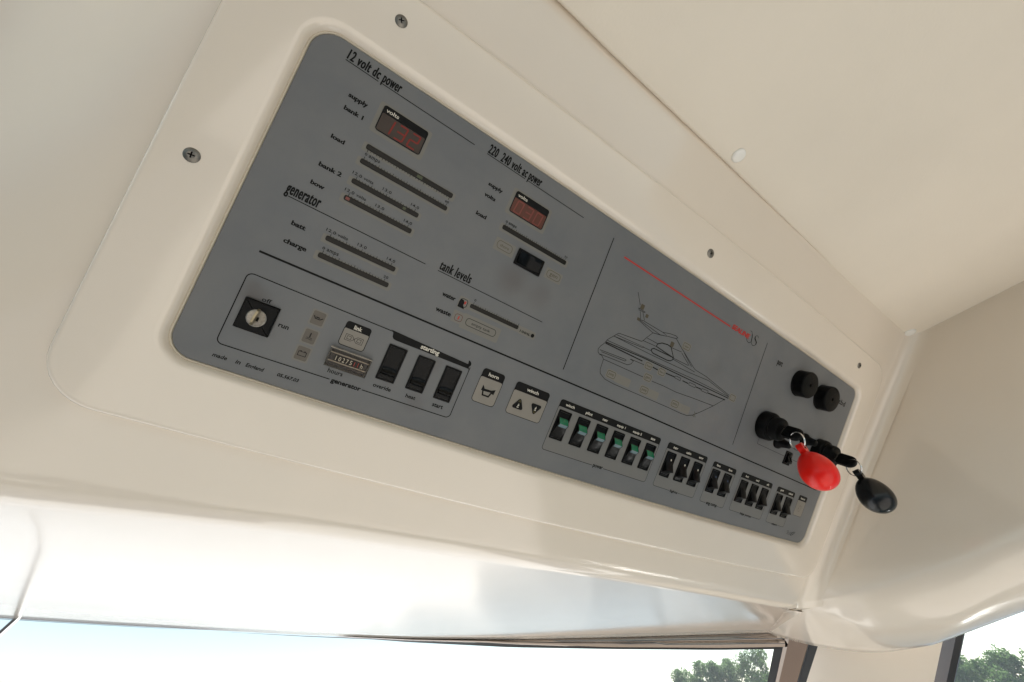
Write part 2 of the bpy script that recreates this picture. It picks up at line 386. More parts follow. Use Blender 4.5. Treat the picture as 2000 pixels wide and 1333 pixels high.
for i, (a, c) in enumerate(zip(A_, B_)):
    q = i / (NS - 1) * (len(A) - 1); k = max(0, min(1, (q - 1) / 4.6))
    mid = (a + c) / 2; ctrl = mid * (1 - k) + k * np.array([a[0] + 10, mid[1] * .5 + a[1] * .5, c[2] + 7 + (a[2] - c[2]) * .12])
    ctrl = ctrl - np.array([0, 0, 2.5]) * max(0, 1 - abs(q - 1.5) / 2.5)
    row = []
    for z0 in ZR:                               # cheek above the roll
        z = a[2] + (z0 - 112) * (470 - a[2]) / (470 - 112)
        if q >= 5 - 1e-6: row.append((xwall(z) - (785 - a[0]), a[1] + fillet_y(z, 1.57) - fillet_y(a[2], 1.57), z))
        else: row.append(tuple(a + np.array([0, 0, .01 * len(row)])))
    for t in np.linspace(0, 1, 14):
        row.append((1 - t) ** 2 * a + 2 * t * (1 - t) * ctrl + t * t * c)
    out = np.array([1, 0.35 if q < 4 else 0, 0]); out = out / np.linalg.norm(out)
    for ang in (30, 60, 90, 120, 150, 180):
        r_ = 3.0; g_ = math.radians(ang)
        row.append(c + out * r_ * math.sin(g_) + np.array([0, 0, r_ * (1 - math.cos(g_))]))
    row.append(c + np.array([0, 0, 40]) - out * 5)
    rows.append(row)
b.loft([[tuple(p) for p in r] for r in rows], closed=False)
b.build("side_valance", GEL, moulding, ORG, smooth=70, merge=True)

def bow(u, v): t = 1 - ((u - 310) / 410.0) ** 2; return (u, v + 4.2 * t * (v - 45) / 130.0)
PU0, PV0, PU1, PV1 = -98.3, -83.3, 718.5, 171.8
def loop(off, w_, u0=PU0, v0=PV0, u1=PU1, v1=PV1, r=(16, 15, 13, 17), n=8, sub=10):
    R = [max(q + off, .5) for q in r]
    P = rr(u0 - off, v0 - off, u1 + off, v1 + off, R, n)
    out = []
    m = n + 1
    for q in range(4):
        seg = P[q * m:(q + 1) * m]; out += seg; nx = P[((q + 1) * m) % len(P)]
        for k in range(1, sub): out.append((seg[-1][0] + (nx[0] - seg[-1][0]) * k / sub, seg[-1][1] + (nx[1] - seg[-1][1]) * k / sub))
    return [(*bow(*p), w_) for p in out]
# raised cover plate: bead of sealant, sloping recess wall, flat flange, rolled outer edge
plate = MB()
prof = [(0.2, -2.5), (0.4, -0.1), (0.8, .3), (1.3, .4), (1.7, .2), (1.9, -.3)]
plate.loft([loop(o, h) for o, h in prof], mi=1)
plate.loft([loop(o, h) for o, h in ((1.8, -.6), (2.2, .4), (2.9, 1.8), (3.9, 3.3), (5.2, 4.5), (6.6, 5.0), (8.2, 5.1))])
OUT = dict(u0=-149.6, v0=-133.5, u1=770, v1=231, r=(33, 26, 30, 40))
plate.loft([loop(8.2, 5.1)] + [loop(o, h, **OUT) for o, h in ((-4.4, 5.1), (-3.0, 4.9), (-1.6, 4.3), (-.5, 3.0), (0, 1.2), (.2, -3.4))])
po = plate.build("cover_plate", [GEL, SEAL], moulding, smooth=50, fix=True)
po.matrix_parent_inverse = moulding.matrix_world.inverted(); po.matrix_world = frame(0, 0, 0)

# countersunk cross-head screws in the flange
def screw_mb():
    s = MB(); R = 5.4
    s.revolve([(R + .5, -.6), (R + .45, .5), (R - .2, 1.1), (R - 1.6, 1.6), (2.9, 1.8)], n=28, cap0=False, cap1=False)
    # cross recess as a real hole: star outline stepping down
    star = []
    for i in range(28):
        a = 2 * math.pi * i / 28; k = abs(math.cos(2 * a)) ** 3; star.append((math.cos(a) * (.8 + 2.0 * k), math.sin(a) * (.8 + 2.0 * k)))
    s.loft([[(2.9 * math.cos(2 * math.pi * i / 28), 2.9 * math.sin(2 * math.pi * i / 28), 1.8) for i in range(28)], [(x, y, 1.75) for x, y in star]])
    s.loft([[(x, y, 1.75) for x, y in star], [(x * .7, y * .7, .25) for x, y in star]], cap1=True, mi=1)
    return s
sp = None
for i, (u, v, a) in enumerate(((-52.5, 207, 25), (-127.5, 44.5, 5), (322, 206.5, 40), (689, 205.5, 15))):
    if sp is None: o = sp = screw_mb().build("screw", [STEEL, SOCKET], moulding, smooth=40, fix=False)
    else: o = sp.copy(); COL.objects.link(o); o.parent = moulding
    o.matrix_parent_inverse = moulding.matrix_world.inverted()
    o.matrix_world = frame(u, v, 5.0) @ Matrix.Rotation(math.radians(a), 4, 'Z') @ Matrix.Scale((.8, .82, .9, .78)[i], 4)

# ================================================================== 2. headlining
ZC = 446.0
b = MB()
yf = lambda x: float(np.interp(x, [-1700, 46, 120, 280, 516, 826], [-8, -6.2, -4.2, -3, 1, 12]))
xs = list(np.linspace(-1250, 40, 10)) + list(np.linspace(70, 826, 18))
rows = []
for x in xs:
    y0 = yf(x); rows.append([(x, y0, ZC + 14), (x, y0, ZC + 2.5), (x, y0 - .8, ZC + .7), (x, y0 - 2.6, ZC)] + [(x, y0 - 2.6 + (-2100 - y0) * t, ZC) for t in (.01, .025, .05, .1, .2, .4, .7, 1)] + [(x, -2100, ZC + 40)])
b.loft(rows, closed=False)
ceil = b.build("ceiling", LIN, None, (0, -400, ZC), loc=(0, 0, 0), smooth=50)
ceil.matrix_world = level(0, -400, ZC); tag(ceil, "smooth cream cabin ceiling lining above the console", kind='structure')
for (x, y, r) in ((303, -15.5, 7.6), (809, -3.0, 8.6)):
    c = MB(); c.revolve([(r, 1), (r, -1.0), (r * .93, -2.0), (r * .75, -2.7), (r * .4, -3.1), (.2, -3.2)], n=28)
    o = c.build("screw_cap", CAP, ceil, smooth=50); o.location = (x * .001, (y + 400) * .001, 0)
# unseen hardtop shell above the lining, sized to keep sun off the console
b = MB(); b.box((-1300, -2150, ZC + 42), (1150, 1000, ZC + 70)); b.box((-1300, 1000, ZC + 42), (800, 1010, ZC + 70))
o = b.build("roof", GELWHITE, None, (0, -300, ZC + 40)); o.matrix_world = level(0, -300, ZC + 40); tag(o, "unseen white hardtop roof sized to shade the cabin", kind='structure')

# ================================================================== 3. control panel
PC = (310, 46, 0)
panel = empty("control_panel", frame(*PC))
tag(panel, "long grey boat switch panel with gauges, rockers and yacht outline drawing", "control panel")
def part(mb, name, mats, parent=None, **k): return mb.build(name, mats, parent or panel, PC, **k)
def local(mb, name, mats, at, parent=None, **k):
    return mb.build(name, mats, parent or panel, (0, 0, 0), loc=(at[0] - PC[0], at[1] - PC[1], at[2] if len(at) > 2 else 0), **k)
b = MB(); L = loop(0, 0); b.loft([[(x, y, -3) for x, y, z in L], [(x, y, -.25) for x, y, z in L], loop(-.3, 0)], cap1=True); part(b, "face_plate", PLATE, smooth=30)
Z1, Z2, Z3 = .10, .20, .30

# ---- readouts
def display(u0, v0, u1, v1, split, word, digits, lens, dig, tilt, patch_lens):
    b = MB(); b.sheet(rr(u0 - 3.2, v0 - 2.8, u1 + 2.8, v1 + 1.5, 2), Z1, 1)
    b.loft([[(x, y, Z1 + .02) for x, y in rr(u0, v0, u1, v1, 2.2)], [(x, y, .5) for x, y in rr(u0, v0, u1, v1, 2.2)], [(x, y, .6) for x, y in rr(u0 + .7, v0 + .7, u1 - .7, split, 1)], [(x, y, .25) for x, y in rr(u0 + .8, v0 + .8, u1 - .8, split - .1, .9)]], mi=0)
    o = part(b, "digital_display", [INK, PATCH], smooth=30)
    c = MB(); c.sheet(rr(u0 + .75, v0 + .75, u1 - .75, split - .05, .9), .26); part(c, "lens", lens).parent = o
    c = MB(); letters(c, word, u0 + 2.6, u0 + 12.6, v1 - 4.6, v1 - 1.7, .64, bold=.012, shear=.0); part(c, "lettering", WHITEINK, smooth=0).parent = o
    H = split - v0; n = len(digits)
    seg = {'0': 'abcdef', '1': 'bc', '2': 'abged', '3': 'abgcd', '5': 'afgcd'}
    for k, dch in enumerate(digits):
        cw = (u1 - u0 - 5) / n; x0 = u0 + 2.2 + cw * k + cw * .18; x1 = x0 + cw * .6; y0 = v0 + H * .13; y1 = split - H * .1; ym = (y0 + y1) / 2
        sh = lambda x, y: (x + (y - y0) * .1, y)
        SG = dict(a=((x0, y1), (x1, y1)), b=((x1, y1), (x1, ym)), c=((x1, ym), (x1, y0)), d=((x0, y0), (x1, y0)), e=((x0, y0), (x0, ym)), f=((x0, ym), (x0, y1)), g=((x0, ym), (x1, ym)))
        c = MB()
        for s_ in seg[dch]:
            p, q = SG[s_]; c.stroke([sh(*p), sh(*q)], 1.25, .30)
        part(c, "digit", dig, smooth=0).parent = o
display(-39.8, 126.2, -3.0, 147.2, 141.2, "volts", "132", LENS, DIGIT, .1, False)
display(83.6, 126.3, 120.3, 146.8, 140.6, "volts", "030", LENSRED, DIGIT2, .1, False)

# ---- bar meters
wlist = []
def meter(u0, u1, v0, v1, ticks, side, lit=None, grid=(0, 5), left=None, texts=()):
    b = MB(); t0, t1, n, sub = ticks
    b.sheet(rr(u0 - 2.6, v0 - 2.2, u1 + 2.2, v1 + .8, 1.2), Z1, 1)
    for x, y in ((0, 0),):
        R = rr(u0, v0, u1, v1, 1.3, 4)
        b.loft([[(x, y, Z1 + .02) for x, y in R], [(x, y, .42) for x, y in R], [(x, y, .45) for x, y in offset_poly(R, -.35)]], mi=0)
        b.sheet(offset_poly(R, -.35), .30, 2)
    for i in range(n + 1):
        x = t0 + (t1 - t0) * i / n; h = 2.2 if i in (0, n) else (1.7 if i % sub == 0 else .9)
        if side > 0: b.sheet([(x - .2, v1 - .05), (x + .2, v1 - .05), (x + .2, v1 + h), (x - .2, v1 + h)], Z2, 0)
        else: b.sheet([(x - .2, v0 - h), (x + .2, v0 - h), (x + .2, v0 + .05), (x - .2, v0 + .05)], Z2, 0)
    o = part(b, "bar_meter", [INK, PATCH, BAR], smooth=0)
    if texts: wlist.append((texts, o))
    if lit:
        c = MB(); c.sheet(rr(lit[0], v0 + .9, lit[1], v1 - .9, .3), .33); part(c, "lit_segment", lit[2], smooth=0).parent = o
REDSEG = mat("dim_red_segment", (0.13, 0.016, 0.008), rough=.3); GRNSEG = mat("dim_green_segment", (0.035, 0.045, 0.008), rough=.3)
meter(-39.6, 33.9, 109.1, 113.4, (-37.5, 31.9, 30, 5), -1, (2, 6.5, GRNSEG), texts=(("0", -38.4, -36.6, 104.3, 106.3), ("amps", -35.2, -26.6, 104.2, 106.2), ("60", 29.9, 33.2, 103.9, 105.7)))
meter(-39.4, 33.9, 97.2, 101.1, (-37.5, 31.9, 30, 5), 1)
T14 = lambda v: (("12.0", -40.6, -33.6, v, v + 2.3), ("volts", -32, -24.6, v, v + 2.3), ("13.0", -17, -10.0, v, v + 2.3), ("14.0", 6.6, 13.4, v, v + 2.3))
meter(-39.0, 15.3, 80.2, 84.2, (-36.6, 11.2, 20, 5), 1, (2, 4.4, GRNSEG), texts=T14(87.0))
meter(-39.0, 15.3, 65.8, 69.9, (-36.6, 11.2, 20, 5), 1, (-37.8, -34.8, REDSEG), texts=T14(72.6))
meter(-38.8, 15.9, 31.6, 35.6, (-36.4, 11.6, 20, 5), 1, texts=T14(38.4))
meter(-38.7, 16.0, 17.5, 21.6, (-36.4, 11.6, 20, 5), 1, texts=(("0", -37.9, -36.1, 24.5, 26.6), ("amps", -34.6, -26, 24.4, 26.4), ("20", 9.8, 13.6, 24.1, 26.2)))
meter(84.3, 157.2, 108.8, 113.0, (86.3, 154.8, 30, 5), 1, texts=(("0", 85.1, 87, 115.6, 117.6), ("amps", 88.4, 96.6, 115.5, 117.4), ("30", 152.9, 156.4, 115.6, 117.4)))
meter(85.6, 137.0, 31.6, 35.3, (88.0, 136.2, 20, 5), 1, texts=(("0", 87.2, 89.0, 38.5, 40.6), ("100%", 139.7, 150.8, 30.8, 33.0)))
b = MB(); b.sheet(rr(138.5, 29.0, 157, 36.2, 1), Z1 - .02, 1); b.prism([(154 + 1.75 * math.cos(a / 20 * 6.2832), 32.4 + 1.9 * math.sin(a / 20 * 6.2832)) for a in range(20)], Z1, .6, 0); part(b, "test_button", [INK, PATCH], smooth=30)

# ---- section headings and row names
def printed(name, items, rules=(), mats=INK, bold=.012, shear=0.0, sp=1.0, fat=0.0):
    for it in items:
        b = MB(); letters(b, *it, Z2, bold=bold, shear=shear, sp=sp, fat=fat); part(b, name, mats, smooth=0)
    for pts, wd in rules:
        b = MB(); b.stroke(pts, wd * 1.35, Z2); part(b, "printed_line", mats, smooth=0)
def words(items, mats, parent, z, bold, sp=1.0, name="lettering"):
    for it in items:
        c = MB(); letters(c, *it, z, bold=bold, sp=sp); part(c, name, mats, smooth=0).parent = parent
HB = .012
printed("section_heading", [("12 volt dc", -75.2, -50.6, 161.2, 169.0), ("power", -48.8, -33.8, 161.2, 166.8)], [([(-75.2, 159.9), (-50.4, 159.7)], .45), ([(-48.9, 159.9), (33.5, 160.2)], .45)], fat=.22, sp=1.12, bold=HB, shear=.12)
printed("section_heading", [("generator", -74.6, -51.0, 51.0, 58.4)], [([(-71.6, 49.3), (36, 49.0)], .45), ([(-74.8, 49.2), (-73.8, 49.2)], .4)], fat=.22, sp=1.12, bold=HB, shear=.08)
printed("section_heading", [("220  240 volt ac", 45.7, 86.6, 161.2, 169.6), ("power", 88.0, 102.4, 161.2, 167.2)], [([(45.9, 159.9), (86.0, 159.8)], .45), ([(88.2, 159.8), (156, 159.9)], .45)], fat=.22, sp=1.12, bold=HB, shear=.1)
printed("section_heading", [("tank levels", 47.5, 77.4, 50.6, 58.9)], [([(47.4, 48.9), (158.2, 48.5)], .45)], fat=.22, sp=1.12, bold=HB, shear=.1)
printed("row_name", [("supply", -64.2, -49.9, 137.1, 140.6), ("bank 1", -63.5, -49.2, 126.9, 130.2), ("load", -63.3, -53.5, 103.0, 106.2), ("bank 2", -62.9, -46.4, 80.0, 83.4), ("bow", -62.8, -53.0, 65.2, 68.4)], bold=.024, fat=.13)
printed("row_name", [("batt", -62.8, -53.0, 31.4, 34.8), ("charge", -62.7, -46.8, 17.3, 20.8)], bold=.024, fat=.13)
printed("row_name", [("supply", 57.4, 71.8, 136.6, 139.9), ("volts", 57.8, 68.8, 126.6, 130.0), ("load", 57.6, 67.6, 108.3, 111.7)], bold=.024, fat=.13)
printed("row_name", [("water", 58.7, 71.4, 31.1, 34.3), ("waste", 58.7, 73.0, 16.9, 20.2)], bold=.024, fat=.13)
printed("dividing_line", [], [([(-73.2, 4.2), (300, 5.0), (705, 2.3)], 1.15)])
printed("dividing_line", [], [([(196.9, 159.9), (200.4, 14.6)], .7)])
printed("dividing_line", [], [([(477.5, 156.8), (484.0, 14.2)], .6)])
for texts, o in wlist: words(texts, INK, o, Z3, .016, 1.1)
# ---- shore / gen, waste and water telltales
def pill(name, u0, v0, u1, v1, word, ink, halo=2.6, wd=.45, tx=None):
    b = MB(); b.sheet(rr(u0 - halo, v0 - halo, u1 + halo, v1 + halo * .7, 1), Z1, 1)
    b.stroke(rr(u0, v0, u1, v1, (v1 - v0) * .42, 6), wd, Z2, 0, closed=True)
    if word: letters(b, word, *(tx or (u0 + (u1 - u0) * .2, u1 - (u1 - u0) * .2, v0 + (v1 - v0) * .33, v0 + (v1 - v0) * .68)), Z2, 0, bold=.004)
    return part(b, name, [ink, PATCH], smooth=0)
pill("indicator_window", 86.0, 91.6, 101.4, 98.8, "shore", TANINK); pill("indicator_window", 142.5, 90.4, 157.8, 97.6, "gen", TANINK, 2.0)
pill("indicator_window", 87.8, 15.9, 118.2, 22.5, "empty tank", FINEINK, 4.2, .5, (93.5, 112.5, 18.0, 20.6))
DKRED = mat("maroon_print", (0.10, 0.030, 0.026), rough=.5)
b = MB(); b.sheet(rr(74.2, 14.0, 86.4, 24.6, 1), Z1 + .01, 1); b.stroke(rr(76.8, 16.0, 83.6, 22.0, 2, 5), .5, Z2, 0, True); b.sheet([(79.6, 17.4), (80.8, 17.4), (81.0, 20.6), (79.8, 20.6)], Z2, 2); part(b, "indicator_window", [DKRED, PATCH, REDINK], smooth=0)
b = MB(); b.sheet(rr(74.4, 27.6, 83.6, 38.0, .6), Z1, 1); b.stroke(rr(76.0, 29.4, 82.6, 36.4, 2, 5), .5, Z2, 0, True); b.sheet([(79.6, 32.4), (81.2, 32.0), (81.6, 34.6), (80.0, 35.0)], Z2, 2)
b.sheet([(75.1, 28.0), (81.6, 27.8), (80.6, 29.6), (79.6, 31.0), (79.9, 33.2), (78.6, 35.2), (75.6, 35.6), (75.0, 33)], Z3, 0); part(b, "indicator_window", [INK, PATCH, REDINK], smooth=0)

# ---- rocker switches
def rocker(w_, h_, prof, inset=1.9, n=9, dome=0.6):
    """rocker swept over its width from a (v, w) profile, v measured down from the top, with a gentle crown across"""
    rings = []
    for i in range(n):
        x = -w_ / 2 + inset + (w_ - 2 * inset) * i / (n - 1); k = 1 - (2 * i / (n - 1) - 1) ** 2
        rings.append([(x, h_ / 2 - v, -2.0) for v, z in prof[:1]] + [(x, h_ / 2 - v, z + dome * k * (z > 1.5)) for v, z in prof] + [(x, h_ / 2 - v, -2.0) for v, z in prof[-1:]])
    b = MB(); b.loft(rings, closed=False)
    for r in (rings[0], rings[-1]): b.add(r, [tuple(range(len(r)))])
    return b
def bezel(w_, h_, t=1.5, lip=1.7):
    R = lambda o, z: [(x, y, z) for x, y in rr(-w_ / 2 + o, -h_ / 2 + o, w_ / 2 - o, h_ / 2 - o, max(.9 - o * .3, .3), 3)]
    b = MB(); b.loft([R(0, .05), R(0, t - .5), R(.5, t), R(lip - .2, t), R(lip, t - .3), R(lip + .1, -2.2)], cap1=True); return b
def smoothprof(pts, n=26):
    L = resample([(p[0], p[1], 0) for p in pts], n); return [(float(p[0]), float(p[1])) for p in L]
H0 = 30.8; VC = -39.05
big_prof = smoothprof([(1.9, 1.0), (6, .9), (12, .8), (18, 1.1), (21.5, 2.2), (23.2, 3.9), (24.2, 3.8), (25.2, 1.6), (27, .6), (28.8, .5)])
small_prof = smoothprof([(1.9, .5), (6, .6), (11, 1.6), (15, 3.3), (19, 5.4), (21.4, 6.6), (22.2, 6.4), (23.2, 4.2), (25.5, 1.4), (28.8, .4)])
grn_prof = smoothprof([(1.9, .3), (5, .3), (7.4, .8), (9, 2.4), (12.6, 5.0), (13.8, 5.3), (15.0, 4.6), (17, 3.4), (22, 1.9), (28.8, .6)])
def switch(prof, w_, glossy, lens=None, dot=None, at=(0, VC)):
    o = local(bezel(w_, H0), "rocker_switch", BLACK, at, smooth=30)
    r = rocker(w_, H0, prof).build("rocker", glossy, o, smooth=40)
    if lens:
        vs = [p for p in prof if 7.2 < p[0] < 13.2]; rings = []
        for i in range(9):
            x = -w_ / 2 + 2.6 + (w_ - 5.2) * i / 8; k = 1 - (2 * i / 8 - 1) ** 2
            rings.append([(x, H0 / 2 - v, z + .35 + .9 * k) for v, z in vs])
        m = MB(); m.loft(rings, closed=False); m.build("indicator_lens", GREEN, o, smooth=60)
        vs = [p for p in prof if 13.1 < p[0] < 16.6]; rings = []
        for i in range(9):
            x = -w_ / 2 + 3.0 + (w_ - 6.0) * i / 8; k = 1 - (2 * i / 8 - 1) ** 2
            rings.append([(x, H0 / 2 - v, z + .25 + .7 * k) for v, z in vs])
        m = MB(); m.loft(rings, closed=False); m.build("lens_highlight", CYAN, o, smooth=60)
    if dot:
        m = MB(); m.sheet([(1.0 + .95 * math.cos(a / 14 * 6.2832), H0 / 2 - 9.0 + 1.25 * math.sin(a / 14 * 6.2832)) for a in range(14)], 2.1)
        # follow the slope of the rocker
        m.v = [(x, y, np.interp(H0 / 2 - y, [p[0] for p in prof], [p[1] for p in prof]) + .85) for x, y, z in m.v]
        m.build("indicator_dot", dot, o, smooth=0)
    return o
p_ = lambda x, v=VC: (x - PC[0], v - PC[1], 0)
s0 = switch(big_prof, 15.8, GLOSSBLACK, at=(43.5, VC))
for x in (69.3, 95.1): copy_part(s0, panel, p_(x))
s0 = switch(grn_prof, 16.1, BLACK, lens=True, at=(222.8, VC))
for k in range(1, 6): copy_part(s0, panel, p_(222.8 + 25.48 * k))
DOTW = mat("white_dot", (0.62, 0.58, 0.48), rough=.3); DOTB = mat("blue_dot", (0.05, 0.07, 0.13), rough=.2); DOTG = mat("smoked_dot", (0.04, 0.04, 0.04), rough=.2)
s0 = switch(small_prof, 15.6, BLACK, dot=DOTW, at=(386.2, VC))
for x in (411.2, 436.2): copy_part(s0, panel, p_(x))
s0 = switch(small_prof, 15.2, BLACK, dot=DOTB, at=(472.2, VC)); copy_part(s0, panel, p_(497.2))
s0 = switch(small_prof, 15.4, BLACK, dot=DOTG, at=(534.1, VC))
for x in (558.7, 583.4, 619.8, 644.6): copy_part(s0, panel, p_(x))
# small accessory switch inside the ignition frame
o = local(bezel(15.6, 19.6, 1.6, 2.4), "rocker_switch", BLACK, (606.5, 28.4), smooth=30)
r = rocker(15.6, 19.6, smoothprof([(2.6, 3.6), (6, 2.4), (9.8, 3.6), (13, 5.6), (15.5, 5.2), (17, 2.5)], 16), 2.8).build("rocker", GLOSSBLACK, o, smooth=40)
# shore / generator changeover, lying on its side
b = bezel(29.0, 15.8, 1.6, 1.9); o = local(b, "rocker_switch", BLACK, (121.4, 93.8), smooth=30)
r = rocker(15.8, 29.0, smoothprof([(2, 2.6), (8, 1.6), (14, 1.2), (20, 2.0), (25, 3.6), (27, 3.0)], 18)).build("rocker", GLOSSBLACK, o, smooth=40); r.rotation_euler = (0, 0, math.radians(90))

# ---- printed boxes with black header bars
def box_print(u0, v0, u1, v1, split, names, legend=None, gap=None, wd=.5, r=3.0, rad=1.6, pad=False, name="switch_group_frame"):
    b = MB(); mats = [INK, PATCH2, PAD]
    b.sheet(rr(u0, v0, u1, v1, r), Z1 - .03, 2 if pad else 1)
    # header: square shoulders above, small inner curves below
    top = rr(u0, split, u1, v1, (.01, .01, r, r), 5)
    b.sheet(top, Z2, 0)
    for s_, x in ((1, u0), (-1, u1)):
        b.add([(x, split + .1, Z2), (x + s_ * rad, split + .1, Z2)] + [(x + s_ * (rad - rad * math.sin(a)), split - rad + rad * math.cos(a), Z2) for a in np.linspace(0.1, 1.57, 5)], [tuple(range(7))] if s_ > 0 else [tuple(range(7))[::-1]], 0)
    P = [(u1, split), ] + rr(u0, v0, u1, v1, r, 5)[6:12][::-1]
    R = rr(u0, v0, u1, v1, r, 5)
    left = [(u0, split)] + R[:6]; right = R[6:12] + [(u1, split)]
    if gap: b.stroke(left + [(gap[0], v0)], wd, Z2); b.stroke([(gap[1], v0)] + right, wd, Z2)
    else: b.stroke(left + right, wd, Z2)
    o = part(b, name, mats, smooth=0)
    if legend: words([(legend, gap[0] + 1.2, gap[1] - 1.0, v0 - 1.2, v0 + 1.7)], INK, o, Z2, .03)
    if names: words(names, WHITEINK, o, Z3, .02)
    return o
box_print(212.0, -67.6, 361.6, -13.0, -20.8, [("winch", 219.5, 231, -18.4, -15.6), ("pilot", 246.5, 255.6, -18.4, -15.6), ("nav", 270.5, 277.5, -18.4, -16.3), ("equip 1", 291.8, 304.5, -18.4, -15.8), ("equip 2", 316.5, 330.5, -18.4, -15.8), ("aux", 345.8, 353.0, -18.4, -16.3)], "power", (280.0, 296.2))
box_print(375.0, -67.9, 448.8, -13.0, -20.9, [("nav", 385.4, 393.0, -18.5, -16.3), ("cabin", 408.8, 417.6, -18.5, -15.6), ("eng", 433.0, 441.0, -18.3, -16.2)], "lights", (404.6, 420.6), .42)
box_print(462.0, -68.5, 510.4, -14.2, -21.6, [("fans", 469.5, 477, -19.2, -16.4), ("fans", 494.2, 502, -19.2, -16.4)], "eng comp", (474.5, 498.5), .42)
box_print(523.2, -67.6, 596.0, -13.6, -21.2, [("fwd", 532.2, 538.6, -18.8, -16.0), ("mid", 556.4, 563.4, -18.8, -16.0), ("aft", 582.6, 588.2, -18.8, -16.0)], "bilge pumps", (547, 576), .42)
box_print(609.5, -67.6, 655.8, -13.8, -21.4, [("port", 618.0, 626.0, -18.8, -16.2), ("stbd", 639.4, 650.0, -19.0, -16.2)], "wipers", (623.5, 640), .42)
o = box_print(667.8, -45.3, 690.2, -13.8, -21.8, [("horn", 673.6, 684.6, -19.4, -16.4)], None, None, .4, 2.4, 1.2, True, "push_pad")
b = MB(); b.stroke([(676.5, -36.5), (676.5, -31), (679, -28.5), (682, -31), (682, -36.5), (679, -39), (676.5, -36.5)], .35, Z2); b.stroke([(674.8, -34), (676.5, -34)], .35, Z2); b.stroke([(682, -31), (683.6, -29)], .35, Z2); part(b, "symbol", TANINK, smooth=0).parent = o
o = box_print(121.2, -45.2, 144.7, -12.8, -21.1, [("horn", 128.0, 138.6, -18.8, -15.6)], None, None, .5, 3.2, 2.0, True, "push_pad")
b = MB()
b.sheet([(127.0, -28.0), (129.6, -31.2), (136.5, -30.8), (140.6, -29.0), (140.2, -34.2), (136.0, -33.0), (128.6, -33.6), (126.6, -33.4)], Z2)
b.stroke([(128.4, -32.5), (129.8, -37.2), (136.0, -37.2), (137.6, -32.6)], 1.5, Z2); part(b, "symbol", INK, smooth=0).parent = o
o = box_print(158.0, -45.1, 197.8, -12.9, -21.5, [("winch", 171.2, 185.0, -18.8, -15.6)], None, None, .5, 3.2, 2.0, True, "push_pad")
def rtri(cx, cy, r, up, rad=1.5):
    pts = []
    for k in range(3):
        a = math.radians((90 if up else -90) + 120 * k); c = (cx + r * .95 * math.cos(a), cy + r * math.sin(a) * .92)
        for d in (-40, 0, 40): pts.append((c[0] + rad * math.cos(a + math.radians(d * 1.4)), c[1] + rad * math.sin(a + math.radians(d * 1.4))))
    return pts
OLIVE = mat("worn_olive_print", (0.050, 0.043, 0.020), rough=.5, spec=0.12)
for cx, cy, up in ((168.6, -34.6, True), (187.8, -31.6, False)):
    b = MB(); b.prism(rtri(cx, cy, 5.2, up), Z1, .5, 0, .1)
    s_ = 1 if up else -1
    b.sheet([(cx - 1.6, cy + s_ * 3.0), (cx + 1.6, cy + s_ * 3.0), (cx + .9, cy + s_ * 5.4), (cx - .9, cy + s_ * 5.4)][::s_], .54, 1)
    b.stroke([(cx, cy - 1.8), (cx + .2, cy + 1.4)], .6, .54, 2); b.stroke([(cx - 1.2, cy - 2.2), (cx + 1.2, cy - 2.2)], .5, .54, 2); b.stroke([(cx - .9, cy - .4), (cx + 1.1, cy - .2)], .5, .54, 2)
    part(b, "arrow_button", [INK, OLIVE, WHITEINK], smooth=0).parent = o
# ---- generator box
b = MB(); R = rr(-73.7, -67.3, 108.6, -12.6, 4.0, 6)
b.stroke([(4.4, -67.2)] + R[:7][::-1] + [(-73.7, -17.6)] + R[21:][::-1] + [(34.5, -13.6)], .7, Z2)
b.stroke([(30.0, -67.3)] + R[7:14] + [(108.4, -18)], .7, Z2)
hd = [(32.0, -12.6)] + rr(37, -19.7, 108.4, -12.3, (.1, .1, 3.6, .1), 5)[12:18] + [(108.4, -19.7 - 1.4), (107.4, -19.8), (106, -19.7), (38.6, -19.7), (36.6, -19.2), (35.4, -17.8), (34.6, -14.6), (33.4, -13.2)]
b.sheet(hd, Z2); o = part(b, "switch_group_frame", INK, smooth=0)
words([("generator", 5.6, 29.2, -68.8, -65.6)], INK, o, Z2, .04)
words([("off", -59.2, -53.0, -28.4, -25.4), ("hours", .6, 12.0, -62.2, -58.7)], INK, o, Z2, .016)
words([("run", -43.0, -36.0, -41.9, -39.5)] + [(t, a, c, -61.6, -58.4) for t, a, c in (("overide", 36.5, 51.6), ("heat", 64.8, 73.6), ("start", 89.4, 99.6))], INK, o, Z2, .026)
words([("starting", 60.2, 77.2, -18.2, -14.6)], WHITEINK, o, Z3, .03)
printed("maker_text", [(t, a, c, -77.2, -74.4) for t, a, c in (("made", -72.3, -63.2), ("in", -57.8, -54.6), ("England", -51.2, -39.3))], bold=.022, shear=.15)
printed("maker_text", [("05.567.03", -30.2, -15.0, -77.0, -74.4)], bold=.03, shear=.2)
